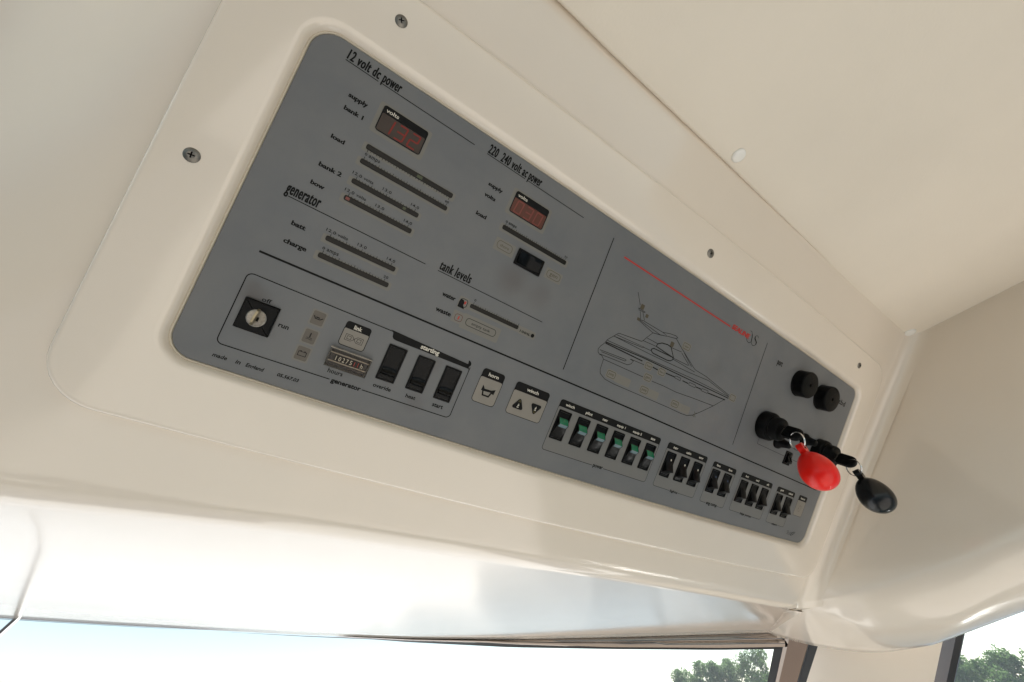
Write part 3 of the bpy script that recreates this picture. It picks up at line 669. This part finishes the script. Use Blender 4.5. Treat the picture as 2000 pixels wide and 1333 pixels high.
# telltales with oil can, thermometer and battery
for k, v0 in enumerate((-31.0, -46.2, -60.4)):
    b = MB(); b.sheet(rr(-26.3, v0 - 1.2, -15.0, v0 + 11.6, 1.2), Z1, 1); b.sheet(rr(-25.1, v0, -16.2, v0 + 10.5, 1.2), Z2, 0); o = part(b, "warning_light", [TELL, PATCH], smooth=0)
    c = MB(); x, y = -20.7, v0 + 5.2
    if k == 0: c.stroke([(x - 3.2, y + 1.4), (x - 1.8, y - .6), (x + 1.6, y - .6), (x + 3.4, y + 1)], .7, Z3); c.stroke([(x - 1.6, y + .6), (x + 1.2, y + .6)], .9, Z3)
    elif k == 1: c.stroke([(x, y + 3), (x, y - .6)], .9, Z3); c.stroke([(x - 2, y - 1), (x + 2, y - 1)], .4, Z3); c.stroke([(x - 2.4, y - 2.2), (x - .8, y - 1.8), (x + .8, y - 2.3), (x + 2.4, y - 1.9)], .4, Z3)
    else: c.stroke([(x - 2.8, y - 1.8), (x + 2.8, y - 1.8), (x + 2.8, y + 1.4), (x - 2.8, y + 1.4)], .5, Z3, closed=True); c.stroke([(x - 2, y + 1.9), (x - .8, y + 1.9)], .7, Z3); c.stroke([(x + .9, y + 1.9), (x + 2.1, y + 1.9)], .7, Z3)
    part(c, "symbol", INK, smooth=0).parent = o
# link pad
o = box_print(-1.0, -38.4, 18.8, -18.5, -24.6, [("link", 5.6, 11.8, -23.6, -20.2)], None, None, .55, 2.4, 1.4, True, "push_pad")
b = MB()
for s_, x in ((1, 2.2), (-1, 15.8)):
    b.stroke([(x, -28.8), (x, -33.6), (x + s_ * 4.6, -33.6), (x + s_ * 6.6, -31.6), (x + s_ * 6.6, -30.8), (x + s_ * 4.6, -28.8)], .35, Z2, closed=True)
    b.stroke([(x + s_ * 1.4, -30.0), (x + s_ * 1.4, -32.4), (x + s_ * 4.4, -32.4), (x + s_ * 4.4, -30.0)], .35, Z2, closed=True)
b.stroke([(8.4, -30.6), (9.6, -31.8)], .3, Z2); part(b, "symbol", FINEINK, smooth=0).parent = o
# hour counter under a clear cover
b = MB(); b.box((-2.6, -55.6, 0), (26.6, -43.0, 3.0), 0, .4); o = part(b, "hour_counter", COUNTERBODY)
for k, ch in enumerate("10275" + "11" + "h"):
    c = MB(); x = 1.6 + 2.85 * k; wide = .55 if ch == '1' else 1.75
    c.sheet([(x - .5, -51.6), (x + 2.1, -51.6), (x + 2.1, -46.9), (x - .5, -46.9)], 3.04, 1)
    letters(c, ch, x + (.5 if ch == '1' else 0), x + (.5 if ch == '1' else 0) + wide, -51.0, -47.5, 3.1, bold=.01)
    part(c, "digit", [REDINK if k in (5, 6) else WHITEINK, SOCKET], smooth=0).parent = o
c = MB()
for lo, hi in (((-3.9, -42.9, 0), (27.9, -42.0, 5.6)), ((-3.9, -56.8, 0), (27.9, -55.8, 5.6)), ((-3.9, -55.8, 0), (-2.9, -42.9, 5.6)), ((27.0, -55.8, 0), (27.9, -42.9, 5.6))): c.box(lo, hi)
c.box((-3.9, -56.8, 5.65), (27.9, -42.0, 6.5)); part(c, "clear_cover", CLEAR, smooth=0).parent = o
for v in (-45.6, -52.2):
    c = MB(); c.box((-2.8, v - .45, 3.0), (26.8, v + .45, 4.0), 0, .2); part(c, "window_edge", COUNTERRIM).parent = o
c = MB(); c.box((-4.0, -42.0, .2), (28.0, -41.5, 6.4)); part(c, "cover_rim", COUNTERRIM).parent = o
# key switch
b = MB(); b.prism(rr(-11.3, -11.5, 11.3, 11.5, .6, 3), .05, 3.4, 0, 1.0); o = local(b, "key_switch", BLACK, (-57, -40.6), smooth=25)
c = MB(); c.revolve([(6.3, 3.3), (6.3, 4.6), (5.7, 5.0), (5.2, 4.8), (0.1, 4.8)], (.2, -.6, 0), n=36); c.build("lock_barrel", BARREL, o, smooth=30)
c = MB(); c.box((-.2, -2.6, 4.85), (2.0, .6, 4.9)); c.build("keyhole", SOCKET, o)
c = MB(); kp = [(-5.0, 5.6), (-1.2, 4.8), (3.0, 4.9), (5.8, 6.4), (7.0, 9.4), (5.4, 12.2), (1.5, 13), (-3.2, 12.2), (-5.8, 9.0)]
c.loft([[(-.75 + (y + 5) * .0, y, z) for y, z in kp], [(.75 + (y + 5) * .0, y, z) for y, z in kp]], cap0=True, cap1=True); kk = c.build("key", BRASS, o, smooth=30); kk.rotation_euler = (0, 0, math.radians(-6))

# ---- yacht drawing and emblem
thin = [[(241.7,41.6),(242.6,30.7),(244.6,26.7),(252.8,23.2),(266.4,22.3),(311.7,23.0),(352.7,23.6),(376.1,23.4),(386.3,24.0),(395.2,27.4),(406.4,35.3),(423.1,48.5),(438.4,62.5)],[(241.1,41.9),(301.1,43.2)],[(315.1,43.3),(334.5,44.1),(356.1,44.0),(384.6,46.4),(422.8,48.9)],[(230.4,49.3),(231.9,46.2),(235.0,44.6),(237.8,44.8),(241.5,42.0)],[(230.4,49.3),(231.9,53.2),(235.3,57.9),(236.7,62.2),(242.7,69.0),(247.3,74.2),(249.5,74.6),(280.2,78.2),(281.9,79.8),(284.7,84.4),(290.8,92.9)],[(290.8,92.9),(299.3,94.5),(311.6,97.3)],[(264.6,98.4),(272.4,99.5),(303.9,98.9),(312.3,97.6),(302.2,94.9),(290.7,92.8),(265.0,97.6)],[(267.1,98.1),(302.2,94.9)],[(303.9,98.9),(314.0,101.7),(324.0,103.0),(327.8,102.1),(325.5,100.2),(312.3,97.6)],[(263.1,106.9),(267.5,99.6)],[(266.9,107.6),(273.2,100.3)],[(259.5,109.3),(260.9,107.7),(269.1,108.1),(269.9,108.9),(259.5,109.3)],[(250.9,124.1),(260.0,112.8)],[(325.2,100.7),(341.1,92.6),(368.2,80.0),(372.9,78.5)],[(341.8,88.7),(360.2,79.6)],[(345.4,90.2),(364.6,79.7)],[(286.0,84.5),(303.3,84.6)],[(281.9,79.8),(294.7,80.6),(302.5,81.0)],[(323.5,88.2),(341.3,89.6)],[(333.0,78.5),(358.9,79.1)],[(285.3,73.3),(298.2,74.0)],[(333.6,77.2),(372.8,75.8)],[(372.9,78.5),(393.7,77.6),(444.3,70.1)],[(236.9,61.8),(303.2,64.4),(373.0,67.4),(445.4,68.2)],[(243.8,69.1),(299.0,69.8),(362.8,72.1),(400.2,74.5),(443.4,68.7)],[(346.0,61.2),(355.3,61.5),(355.5,58.4),(345.9,58.6),(346.0,61.2)],[(370.8,61.8),(382.0,62.1),(382.2,58.9),(371.0,58.7),(370.8,61.8)],[(394.5,62.2),(406.0,62.9),(405.5,59.5),(393.7,59.2),(394.5,62.2)],[(274.5,54.8),(279.8,54.4),(278.1,50.3),(273.8,47.7),(235.3,45.2)],[(232.7,49.3),(268.4,52.1),(270.1,51.7),(268.8,50.2),(235.6,48.1)],[(275.0,55.0),(295.7,56.1)],[(242.7,69.0),(284.5,72.5)],[(246.1,71.8),(286.4,73.8),(284.5,72.5)]]
mid = [[(302.2,81.6),(303.3,84.6),(308.4,87.7),(317.3,89.2),(323.3,88.6),(332.7,78.9),(316.8,79.9),(302.4,81.2)],[(298.4,73.6),(297.3,75.6),(300.1,77.8),(331.3,78.9),(333.1,77.0),(329.8,73.9),(324.8,72.8),(301.7,72.4),(298.4,73.6)],[(235.7,59.5),(290.9,62.7),(345.2,64.0),(444.8,66.3)]]
thick = [[(236.3,58.3),(291.6,59.0)],[(307.8,58.2),(317.5,57.8)],[(329.5,58.7),(345.5,59.4)],[(359.2,59.7),(369.6,59.8)],[(383.0,60.3),(393.6,60.8)],[(406.6,60.4),(440.1,62.5)]]
b = MB()
for L_ in thin: b.stroke(L_, .6, Z2)
for L_ in mid: b.stroke(L_, 1.15, Z2)
for L_ in thick: b.stroke(L_, 1.3, Z2)
o = part(b, "yacht_drawing", FINEINK, smooth=0)
def sub(bm): part(bm, "indicator_window", [TANINK, PATCH], smooth=0).parent = o
for (x, y) in ((276.2, 29.7), (321.5, 29.9), (377.0, 30.0)): b = MB(); b.sheet(rr(x - 11, y - 4.6, x + 11, y + 4.6, 1), Z1 - .02, 1); sub(b)
for (x, y), t, rw in zip(((258.6, 30.5), (309.3, 30.2), (361.2, 30.6), (307.5, 44.8), (302.4, 57.1), (323.8, 57.6), (345.5, 98.1), (451.7, 69.3)), ("pump", "pump", "pump", "gen", "fuel", "fan", "wiper", ""), (5.6, 5.6, 5.6, 5, 4.6, 4.8, 5.6, 5)):
    b = MB(); b.sheet(rr(x - rw - 1.6, y - 4.8, x + rw + 1.6, y + 4.8, 2), Z3 - .05, 1)
    b.stroke(rr(x - rw, y - 3.4, x + rw, y + 3.4, 1.8, 4), .6, Z3, 0, True)
    if t: letters(b, t, x - rw * .66, x + rw * .66, y - .9, y + 1.2, Z3, 0, bold=.012)
    sub(b)
for (x, y, a, c) in ((263.8, 112.4, 2.6, 2.8), (274.1, 106.0, 2.0, 2.0), (265.0, 98.3, 2.2, 1.6), (323.2, 92.0, 2.8, 2.9)): b = MB(); b.sheet(rr(x - a, y - c, x + a, y + c, .6), Z3, 0); sub(b)
b = MB(); b.stroke([(396, 32.5), (398.5, 30), (396, 27), (399, 26)], .6, Z3, 0); b.stroke([(400.2, 32), (398, 29), (401, 26.4)], .6, Z3, 0); sub(b)
b = MB(); b.stroke([(217.4, 148.8), (401.4, 147.9)], 1.7, Z2, 0); letters(b, "SEALINE", 404.0, 441.5, 147.0, 153.2, Z3, 0, bold=.03, fat=.15, shear=.25)
b.stroke([(438.1,158.0),(441.6,157.6),(443.9,155.0),(445.6,151.5),(446.6,147.5),(445.8,144.4),(443.4,142.9),(440.2,143.2),(437.6,144.6),(436.2,147.2)], .6, Z3 + .02, 1)
b.stroke([(443.9,155.0),(445.6,151.5),(446.6,147.5)], 1.2, Z3 + .03, 1)
b.stroke([(446.6,147.5),(448.2,144.2),(451.2,142.6),(454.6,143.4),(456.8,146.0),(456.6,148.8),(454.0,150.6),(451.4,152.2),(450.8,154.6),(452.6,156.8),(455.6,157.2),(457.2,155.4)], .6, Z3 + .02, 1)
b.stroke([(456.8,146.0),(456.6,148.8),(454.0,150.6),(451.4,152.2),(450.8,154.6)], 1.7, Z3 + .03, 1)
part(b, "maker_emblem", [REDINK, INK], smooth=0)
b = MB(); b.stroke([(668.5, -71.2), (672, -70.2), (671, -73), (676, -73.2), (679, -72), (686, -69.6), (690, -69.2)], .5, Z2); b.stroke([(679, -74.6), (684, -71.5), (689.5, -70.4), (686, -73.4), (681, -75.8), (679, -74.6)], .8, Z2); b.stroke([(669, -75), (678, -75)], .4, Z2); part(b, "maker_emblem", INK, smooth=0)
# ---- alarm sounders, ignition locks, stop buttons
printed("row_name", [("port", 510.6, 522.6, 139.2, 146.0)], mats=FINEINK, bold=HB, fat=.2, sp=1.1); printed("row_name", [("stbd", 675.0, 699.6, 138.6, 146.4)], mats=FINEINK, bold=HB, fat=.2, sp=1.1)
b = MB(); b.stroke([(538, 69.3), (531.8, 69.3), (530.8, 68.3), (530.8, 30.2), (531.8, 29.2), (687, 29.2), (688, 30.2), (688, 68.3), (687, 69.3), (538, 69.3)], .5, Z2); part(b, "switch_group_frame", INK, smooth=0)
c = MB(); R = 18.6
c.revolve([(R + .3, 0), (R + .3, 1.2), (R - .1, 1.6), (R, 13.4), (R - .9, 14.6), (R - 1.6, 14.8), (2.2, 14.8)], n=48, cap0=False, cap1=False)
c.revolve([(2.2, 14.8), (1.9, 14.6), (1.8, 9)], n=48, cap0=False, cap1=True, mi=1)
s0 = local(c, "alarm_sounder", [RUBBER, SOCKET], (571.8, 132.6), smooth=35); copy_part(s0, panel, (633.2 - PC[0], 132.2 - PC[1], 0))
c = MB(); c.revolve([(18.6, 0), (19.2, .8), (19.2, 10.0), (18.4, 11.6), (16.8, 12.2), (15.8, 12.2), (15.6, 12.8), (15.4, 21), (14.4, 23.2), (12.6, 24), (2, 24)], n=44)
s0 = local(c, "ignition_lock", [RUBBER, SOCKET], (530.5, 56.6), smooth=35)
m = MB(); m.revolve([(15.75, 13.0), (16.1, 13.3), (16.1, 14.2), (15.7, 14.5)], n=44, cap0=False, cap1=False); m.build("lock_collar", GLOSSBLACK, s0, smooth=40)
copy_part(s0, panel, (671.5 - PC[0], 57.2 - PC[1], 0))
c = MB(); c.revolve([(9.6, 0), (9.8, 1), (9.2, 3.4), (7.6, 5), (6.6, 6.4), (5.2, 12), (4.9, 15), (4.2, 16.2), (.2, 16.6)], n=28)
s0 = local(c, "stop_button", RUBBER, (572.0, 44.0), smooth=40); copy_part(s0, panel, (629.0 - PC[0], 63.5 - PC[1], 0))

# ================================================================== 4. ignition keys and their floats
def key(u, v, rot, label, headlen=24):
    root = empty("ignition_key", frame(u, v, 24)); tag(root, label, "key", "ignition keys in the two locks")
    h = MB(); wd = 8.8
    out = rr(-wd, 2, wd, headlen, (3, 3, 8, 8), 5)
    ring = lambda d, z: [(x, z, y) for x, y in offset_poly(out, d)]
    h.loft([ring(-1.2, -3.2), ring(0, -2.2), ring(0, 2.2), ring(-1.2, 3.2)], cap0=True, cap1=True)
    hd = h.build("key_head", RUBBER, root, smooth=30)
    g = MB()
    for k in range(4): g.box((-wd + 2.2 + k * 4.0, -3.7, 5), (-wd + 3.9 + k * 4.0, 3.7, headlen - 8))
    g.build("grip_rib", RUBBER, hd, smooth=0)
    s_ = MB(); s_.box((-3.6, -1.1, -3), (3.6, 1.1, 2.5)); s_.build("key_shank", STEEL, root)
    root.matrix_world = frame(u, v, 24) @ Matrix.Rotation(math.radians(rot), 4, 'Z')
    return root
key(530.5, 56.6, 62, "black rubber-headed ignition key in the port lock, carrying the red float")
key(671.5, 57.2, 62, "black rubber-headed ignition key in the starboard lock, carrying the black float")
def floatkey(cx, cy, cz, ry, tilt, ringc, m, label):
    base = level(cx, cy, cz)
    root = empty("key_float", base @ Matrix.Rotation(math.radians(tilt[0]), 4, 'X') @ Matrix.Rotation(math.radians(tilt[1]), 4, 'Y'))
    tag(root, label, "key float", "egg shaped key floats")
    f = MB(); prof = []
    n = 26
    for i in range(n + 1):
        t = i / n; a = -math.pi / 2 + math.pi * t; z = math.sin(a) * ry * 1.24; r = math.cos(a) * ry * (1 - .13 * math.sin(a))
        if t > .86: break
        prof.append((max(r, .05), z))
    r0, z0 = prof[-1]
    prof += [(r0 * .72, z0 + 1.6), (r0 * .52, z0 + 3.4), (r0 * .44, z0 + 5.4)]
    f.revolve(prof, n=40, cap1=True)
    body = f.build("float_body", m, root, smooth=60)
    # flat eyelet lug
    g = MB(); zz = z0 + 9.5; pts = [(math.cos(a) * 6.4, zz + math.sin(a) * 6.0) for a in np.linspace(math.radians(-50), math.radians(230), 18)] + [(-5.0, z0 + 2.0), (5.0, z0 + 2.0)]
    hole = [(math.cos(a) * 2.3, zz + math.sin(a) * 2.3) for a in np.linspace(0, 2 * math.pi, 20, endpoint=False)]
    R3 = lambda P, y: [(x, y, z) for x, y_, z in [(p[0], 0, p[1]) for p in P]]
    g.loft([R3(pts, -3.6), R3(offset_poly(pts, .0), 3.6)], cap0=True, cap1=True)
    g.revolve([(0.1, 0)], n=3, cap0=False, cap1=False) if False else None
    lug = g.build("eyelet", m, root, smooth=45)
    hl = MB(); hl.loft([R3(hole, -3.75), R3(hole, 3.75)], cap0=True, cap1=True); hl.build("eyelet_hole", SOCKET, lug, smooth=45)
    # split ring: two turns of wire
    rg = MB(); C0 = Vector((0, 0, zz + 10.0)); pts = []
    for i in range(61):
        a = 2 * math.pi * 2 * i / 60; p = Vector((math.sin(a) * 11.0 * .35, math.cos(a) * 1.0, 0))
        pts.append(C0 + Vector((math.sin(a) * 11 * math.cos(ringc), math.sin(a) * 11 * math.sin(ringc), -math.cos(a) * 11)) + Vector((-math.sin(ringc), math.cos(ringc), 0)) * (1.5 * i / 60 - .75))
    rg.tube(pts, .62, 8); rg.build("split_ring", CHROME, root, smooth=60)
    return root
floatkey(521, 151, 190.5, 18.3, (-4, 4), math.radians(65), REDFLOAT, "bright red egg shaped float hanging from the port ignition key")
floatkey(666, 149, 192.5, 18.6, (-4, 6), math.radians(65), BLACKFLOAT, "shiny black egg shaped float hanging from the starboard ignition key")

# ================================================================== 5. windscreen, pillar, side window
wind = empty("windscreen", level(500, 900, 60)); tag(wind, "curved raked windscreen with polished steel trim under the console", "windscreen"); WO = (500, 900, 60)
RK = np.array([0.0, 0.79, -0.62])
def gl(x, t, off=0.0):
    y = yedge(x) - 4 + off; return (x, y + RK[1] * t, ZU - 2 + RK[2] * t)
xs = list(np.linspace(-900, 1010, 60))
b = MB(); b.loft([[gl(x, t, 6) for t in (0, 60, 300, 900)] for x in xs], closed=False); b.build("glass_pane", GLASS, wind, WO, smooth=60)
b = MB(); rows = []
for x in np.linspace(-900, 1010, 90):
    h = float(np.interp(x, [-900, 300, 520, 700, 900, 1010], [1.0, 1.2, 5, 14, 21, 22])); y = yedge(x) - 6; z = ZU - .5 + (0 if x > 260 else (260 - x) * .04 if x > 120 else 5.6)
    dep = float(np.interp(x, [-900, 300, 700, 1010], [4, 5, 12, 16]))
    rows.append([(x, y + 9, z + 1), (x, y + 1, z - .2), (x, y, z - h * .3), (x, y + 1, z - h * .45), (x, y - .5, z - h * .55), (x, y + .5, z - h * .85), (x, y + 3, z - h), (x, y + 9, z - h)])
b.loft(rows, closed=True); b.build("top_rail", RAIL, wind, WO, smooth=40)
b = MB(); b.loft([[(p[0], p[1] + 9, p[2]) if i else p for i, p in enumerate([(x, yedge(x) + 2, ZU - 1), (x, yedge(x) + 2, ZU - float(np.interp(x, [-900, -100, 300, 900, 1010], [-1, -.5, 2.4, 24, 25])))])] for x in np.linspace(-900, 1010, 60)], closed=False); b.build("top_seal", SEALBLACK, wind, WO)
# raked corner post: seal, cove and face with reflections put into the colour, seal
def bar(p0, p1, p2, p3, name, m, parent, org, thick=10):
    """strip between line p0-p1 (left edge) and p2-p3 (right edge), given real thickness away from the cabin"""
    P = [np.array(p, float) for p in (p0, p1, p3, p2)]
    nrm = np.cross(P[1] - P[0], P[3] - P[0]); nrm /= np.linalg.norm(nrm)
    if nrm @ P[0] < 0: nrm = -nrm
    q = [tuple(p) for p in P] + [tuple(p + nrm * thick) for p in P]
    b = MB(); b.add(q, [(0, 1, 2, 3), (7, 6, 5, 4), (0, 4, 5, 1), (1, 5, 6, 2), (2, 6, 7, 3), (3, 7, 4, 0)]); return b.build(name, m, parent, org, smooth=0)
def lerp(a, c, t): return tuple(a[i] + (c[i] - a[i]) * t for i in range(3))
PT_L, PT_R = (992, 524, 92), (992, 434, 90)        # top of the post, left and right edges
PB_L, PB_R = (1012, 596, 17), (1012, 518, 17)
def ext(a, c, k): return tuple(c[i] + (c[i] - a[i]) * k for i in range(3))
PBL, PBR = ext(PT_L, PB_L, 6), ext(PT_R, PB_R, 6)
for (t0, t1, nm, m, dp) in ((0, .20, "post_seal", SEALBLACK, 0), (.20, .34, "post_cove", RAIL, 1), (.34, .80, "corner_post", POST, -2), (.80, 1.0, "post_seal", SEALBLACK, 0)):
    o_ = (dp * 2, 0, 0)
    f = lambda a, c, t: tuple(np.array(lerp(a, c, t)) + np.array(o_))
    bar(f(PT_L, PT_R, t0), f(PBL, PBR, t0), f(PT_L, PT_R, t1), f(PBL, PBR, t1), nm, m, wind, WO)
# slim mullion far to port
a0 = np.array(gl(-262, 0)); a1 = np.array(gl(-274, 29)); d_ = (a1 - a0); bar(tuple(a0 - d_ * .3), tuple(a0 + d_ * 14), tuple(a0 - d_ * .3 + np.array([3.5, 0, 0])), tuple(a0 + d_ * 14 + np.array([3.5, 0, 0])), "mullion", CHROME, wind, WO)
bar(tuple(a0 - d_ * .3 + np.array([-4, 0, 0])), tuple(a0 + d_ * 14 + np.array([-4, 0, 0])), tuple(a0 - d_ * .3), tuple(a0 + d_ * 14), "post_seal", SEALBLACK, wind, WO)
# cream pillar between windscreen and side window
b = MB(); ST, SB = (1052, 254, 96), (1066, 330, 17); SBx = ext(ST, SB, 6)
rows = []
for k in range(9):
    t = k / 8; q = lerp(PT_R, ST, t); r_ = lerp(PBR, SBx, t); bul = 10 * math.sin(math.pi * t)
    rows.append([(q[0] - bul, q[1], q[2] + 10), (q[0] - bul, q[1], q[2]), (r_[0] - bul, r_[1], r_[2])])
b.loft(rows, closed=False); rows2 = [[(x + 30, y + 10, z) for x, y, z in r] for r in rows]; b.loft(rows2, closed=False)
pil = b.build("cabin_pillar", GEL, None, (1030, 390, 50), smooth=60); pil.matrix_world = level(1030, 390, 50); tag(pil, "plain cream pillar between the windscreen post and the side window", kind='structure')
side = empty("side_window", level(1060, 100, 50)); tag(side, "starboard cabin side window with polished frame, trees and sky outside", "window"); SO = (1060, 100, 50)
W1, W2 = 22, 40
f = lambda p, dy, dx=0: (p[0] + dx, p[1] - dy, p[2])
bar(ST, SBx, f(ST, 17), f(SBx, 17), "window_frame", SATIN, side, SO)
bar(f(ST, 17), f(SBx, 17), f(ST, 27), f(SBx, 27), "window_seal", SEALBLACK, side, SO)
b = MB(); top = f(ST, 22, 4); bot = f(SBx, 22, 4); b.add([top, bot, (bot[0], -900, bot[2]), (top[0], -900, top[2] + 60)], [(0, 1, 2, 3)]); b.add([(x + 5, y, z) for x, y, z in [top, bot, (bot[0], -900, bot[2]), (top[0], -900, top[2] + 60)]], [(3, 2, 1, 0)]); b.build("glass_pane", GLASS, side, SO, smooth=0, fix=False)

# ================================================================== 6. unseen boat parts added to light the cabin; river and trees outside
def slab(name, lo, hi, m, label):
    c = ((lo[0] + hi[0]) / 2, (lo[1] + hi[1]) / 2, (lo[2] + hi[2]) / 2); b = MB(); b.box(lo, hi)
    o = b.build(name, m, None, c, smooth=0); o.matrix_world = level(*c); tag(o, label, kind='structure'); return o
slab("deck", (-1700, -5200, -1560), (1400, 600, -1450), SOLE, "unseen cream cockpit sole added to bounce light up at the console")
slab("dashboard", (-1500, 620, -700), (1150, 1750, -520), GELWHITE, "unseen pale dashboard top added to bounce light under the windscreen")
slab("foredeck", (-1900, 1760, -760), (1700, 7000, -640), GELWHITE, "unseen white foredeck added to brighten the console underside")
WATER = mat("river_water", (0.035, 0.055, 0.05), rough=0.08, spec=0.5, bump=0.02, bump_scale=2.5)
b = MB(); b.add([(-1.5e6, -1.5e6, -2700), (1.5e6, -1.5e6, -2700), (1.5e6, 1.5e6, -2700), (-1.5e6, 1.5e6, -2700)], [(0, 1, 2, 3)])
o = b.build("water", WATER, None, (0, 0, -2700), smooth=0, fix=False); o.matrix_world = level(0, 0, -2700); tag(o, "calm river water out to the horizon", kind='structure')
GRASS = mat("bank_grass", (0.07, 0.10, 0.03), rough=0.9, var=0.3, var_scale=.4)
b = MB()
ring = []
for a in np.linspace(math.radians(25), math.radians(125), 40):
    ring.append([(r * math.sin(a), r * math.cos(a), z) for r, z in ((52000, -2800), (54000, -1900), (140000, -1500), (300000, -2800))])
b.loft(ring, closed=False); o = b.build("riverbank", GRASS, None, (0, 0, -2700), smooth=0); o.matrix_world = level(0, 0, -2700); tag(o, "low grassy river bank behind the water", kind='structure')

def tree(az, dist, height, width, leaf, n, seed, label):
    r = np.random.default_rng(seed); a = math.radians(az); bx, by, bz = dist * math.sin(a), dist * math.cos(a), -1.9 + EYE
    root = empty("tree", Matrix.Translation((bx, by, bz))); tag(root, label, "tree", "trees on the far bank")
    t = MB(); hgt = height
    t.tube([(0, 0, -200), (60, 30, hgt * 250), (-40, 60, hgt * 520), (20, 0, hgt * 880)], [hgt * 22, hgt * 17, hgt * 11, hgt * 3], 8)
    blobs = []
    for k in range(34):
        zf = r.uniform(.22, .97); ph = r.uniform(0, 6.283); rad = width / 2 * math.sqrt(max(.02, 1 - ((zf - .5) / .54) ** 2)) * r.uniform(.25, 1)
        p = np.array([rad * math.cos(ph), rad * math.sin(ph), zf * hgt]); blobs.append((p, r.uniform(.45, 1.0) * width * .16))
        if k % 3 == 0: t.tube([(0, 0, hgt * 1000 * max(.15, zf - .25)), tuple(p * 600 + np.array([0, 0, hgt * 300 * zf * .6])), tuple(p * 1000)], [hgt * 8, hgt * 5, hgt * 2], 5)
    t.build("trunk", BARK, root, smooth=50)
    V = []; F = []
    per = n // len(blobs)
    for p, rad in blobs:
        d = r.normal(size=(per, 3)); d /= np.linalg.norm(d, axis=1)[:, None]; rr_ = rad * r.uniform(.35, 1.12, per) ** .6
        c = p + d * rr_[:, None] * np.array([1, 1, 1.25])
        for q in c:
            s_ = r.uniform(.06, .14); e1 = r.normal(size=3); e1 /= np.linalg.norm(e1); e2 = np.cross(e1, r.normal(size=3)); e2 /= np.linalg.norm(e2)
            i = len(V); V += [tuple(q - e1 * s_), tuple(q + e2 * s_ * .5), tuple(q + e1 * s_), tuple(q - e2 * s_ * .5)]; F.append((i, i + 1, i + 2, i + 3))
    me = bpy.data.meshes.new("crown"); me.from_pydata(V, [], F); me.materials.append(leaf); o = bpy.data.objects.new("crown", me); COL.objects.link(o); o.parent = root
for i, (az, dist, h, wd, lf, lab) in enumerate((
        (52.0, 62, 4.2, 4.6, LEAF1, "lowest grey green tree, at the left of the windscreen trees"),
        (54.6, 60, 4.9, 4.4, LEAF1, "grey green tree second from the left seen through the windscreen"),
        (57.0, 62, 5.2, 4.6, LEAF1, "feathery grey green tree in the middle of the windscreen trees"),
        (59.7, 60, 6.0, 4.8, LEAF2, "tallest green tree, right beside the windscreen corner post"),
        (63.5, 64, 6.0, 5.0, LEAF1, "grey green tree hidden largely behind the windscreen corner post"),
        (75.9, 58, 4.9, 4.4, LEAF2, "dark green tree nearest the side window frame"),
        (78.4, 60, 4.6, 4.8, LEAF2, "round green tree in the middle of the side window"),
        (80.9, 60, 4.2, 4.4, LEAF2, "lower green tree at the right of the side window view"),
        (83.4, 62, 3.9, 4.4, LEAF1, "low pale tree at the far right edge of the side window"))):
    tree(az, dist, h, wd, lf, 11000, 100 + i, lab)

# ================================================================== 7. haze added to pale the trees and sky
hz = bpy.data.materials.new("paling_haze"); hz.use_nodes = True; n = hz.node_tree; n.nodes.clear()
o_ = n.nodes.new("ShaderNodeOutputMaterial"); pv = n.nodes.new("ShaderNodeVolumePrincipled"); pv.inputs["Color"].default_value = (0.93, 0.96, 1.0, 1); pv.inputs["Density"].default_value = 0.0013; pv.inputs["Anisotropy"].default_value = 0.2
n.links.new(pv.outputs[0], o_.inputs["Volume"])
b = MB(); b.box((-1.6e6, -1.6e6, -3900), (1.6e6, 1.6e6, 8000)); o = b.build("haze", hz, None, (0, 0, 0), smooth=0); o.location = (0, 0, EYE); tag(o, "thin haze over the river, added to pale trees and sky", kind='stuff')
S.cycles.volume_bounces = 1
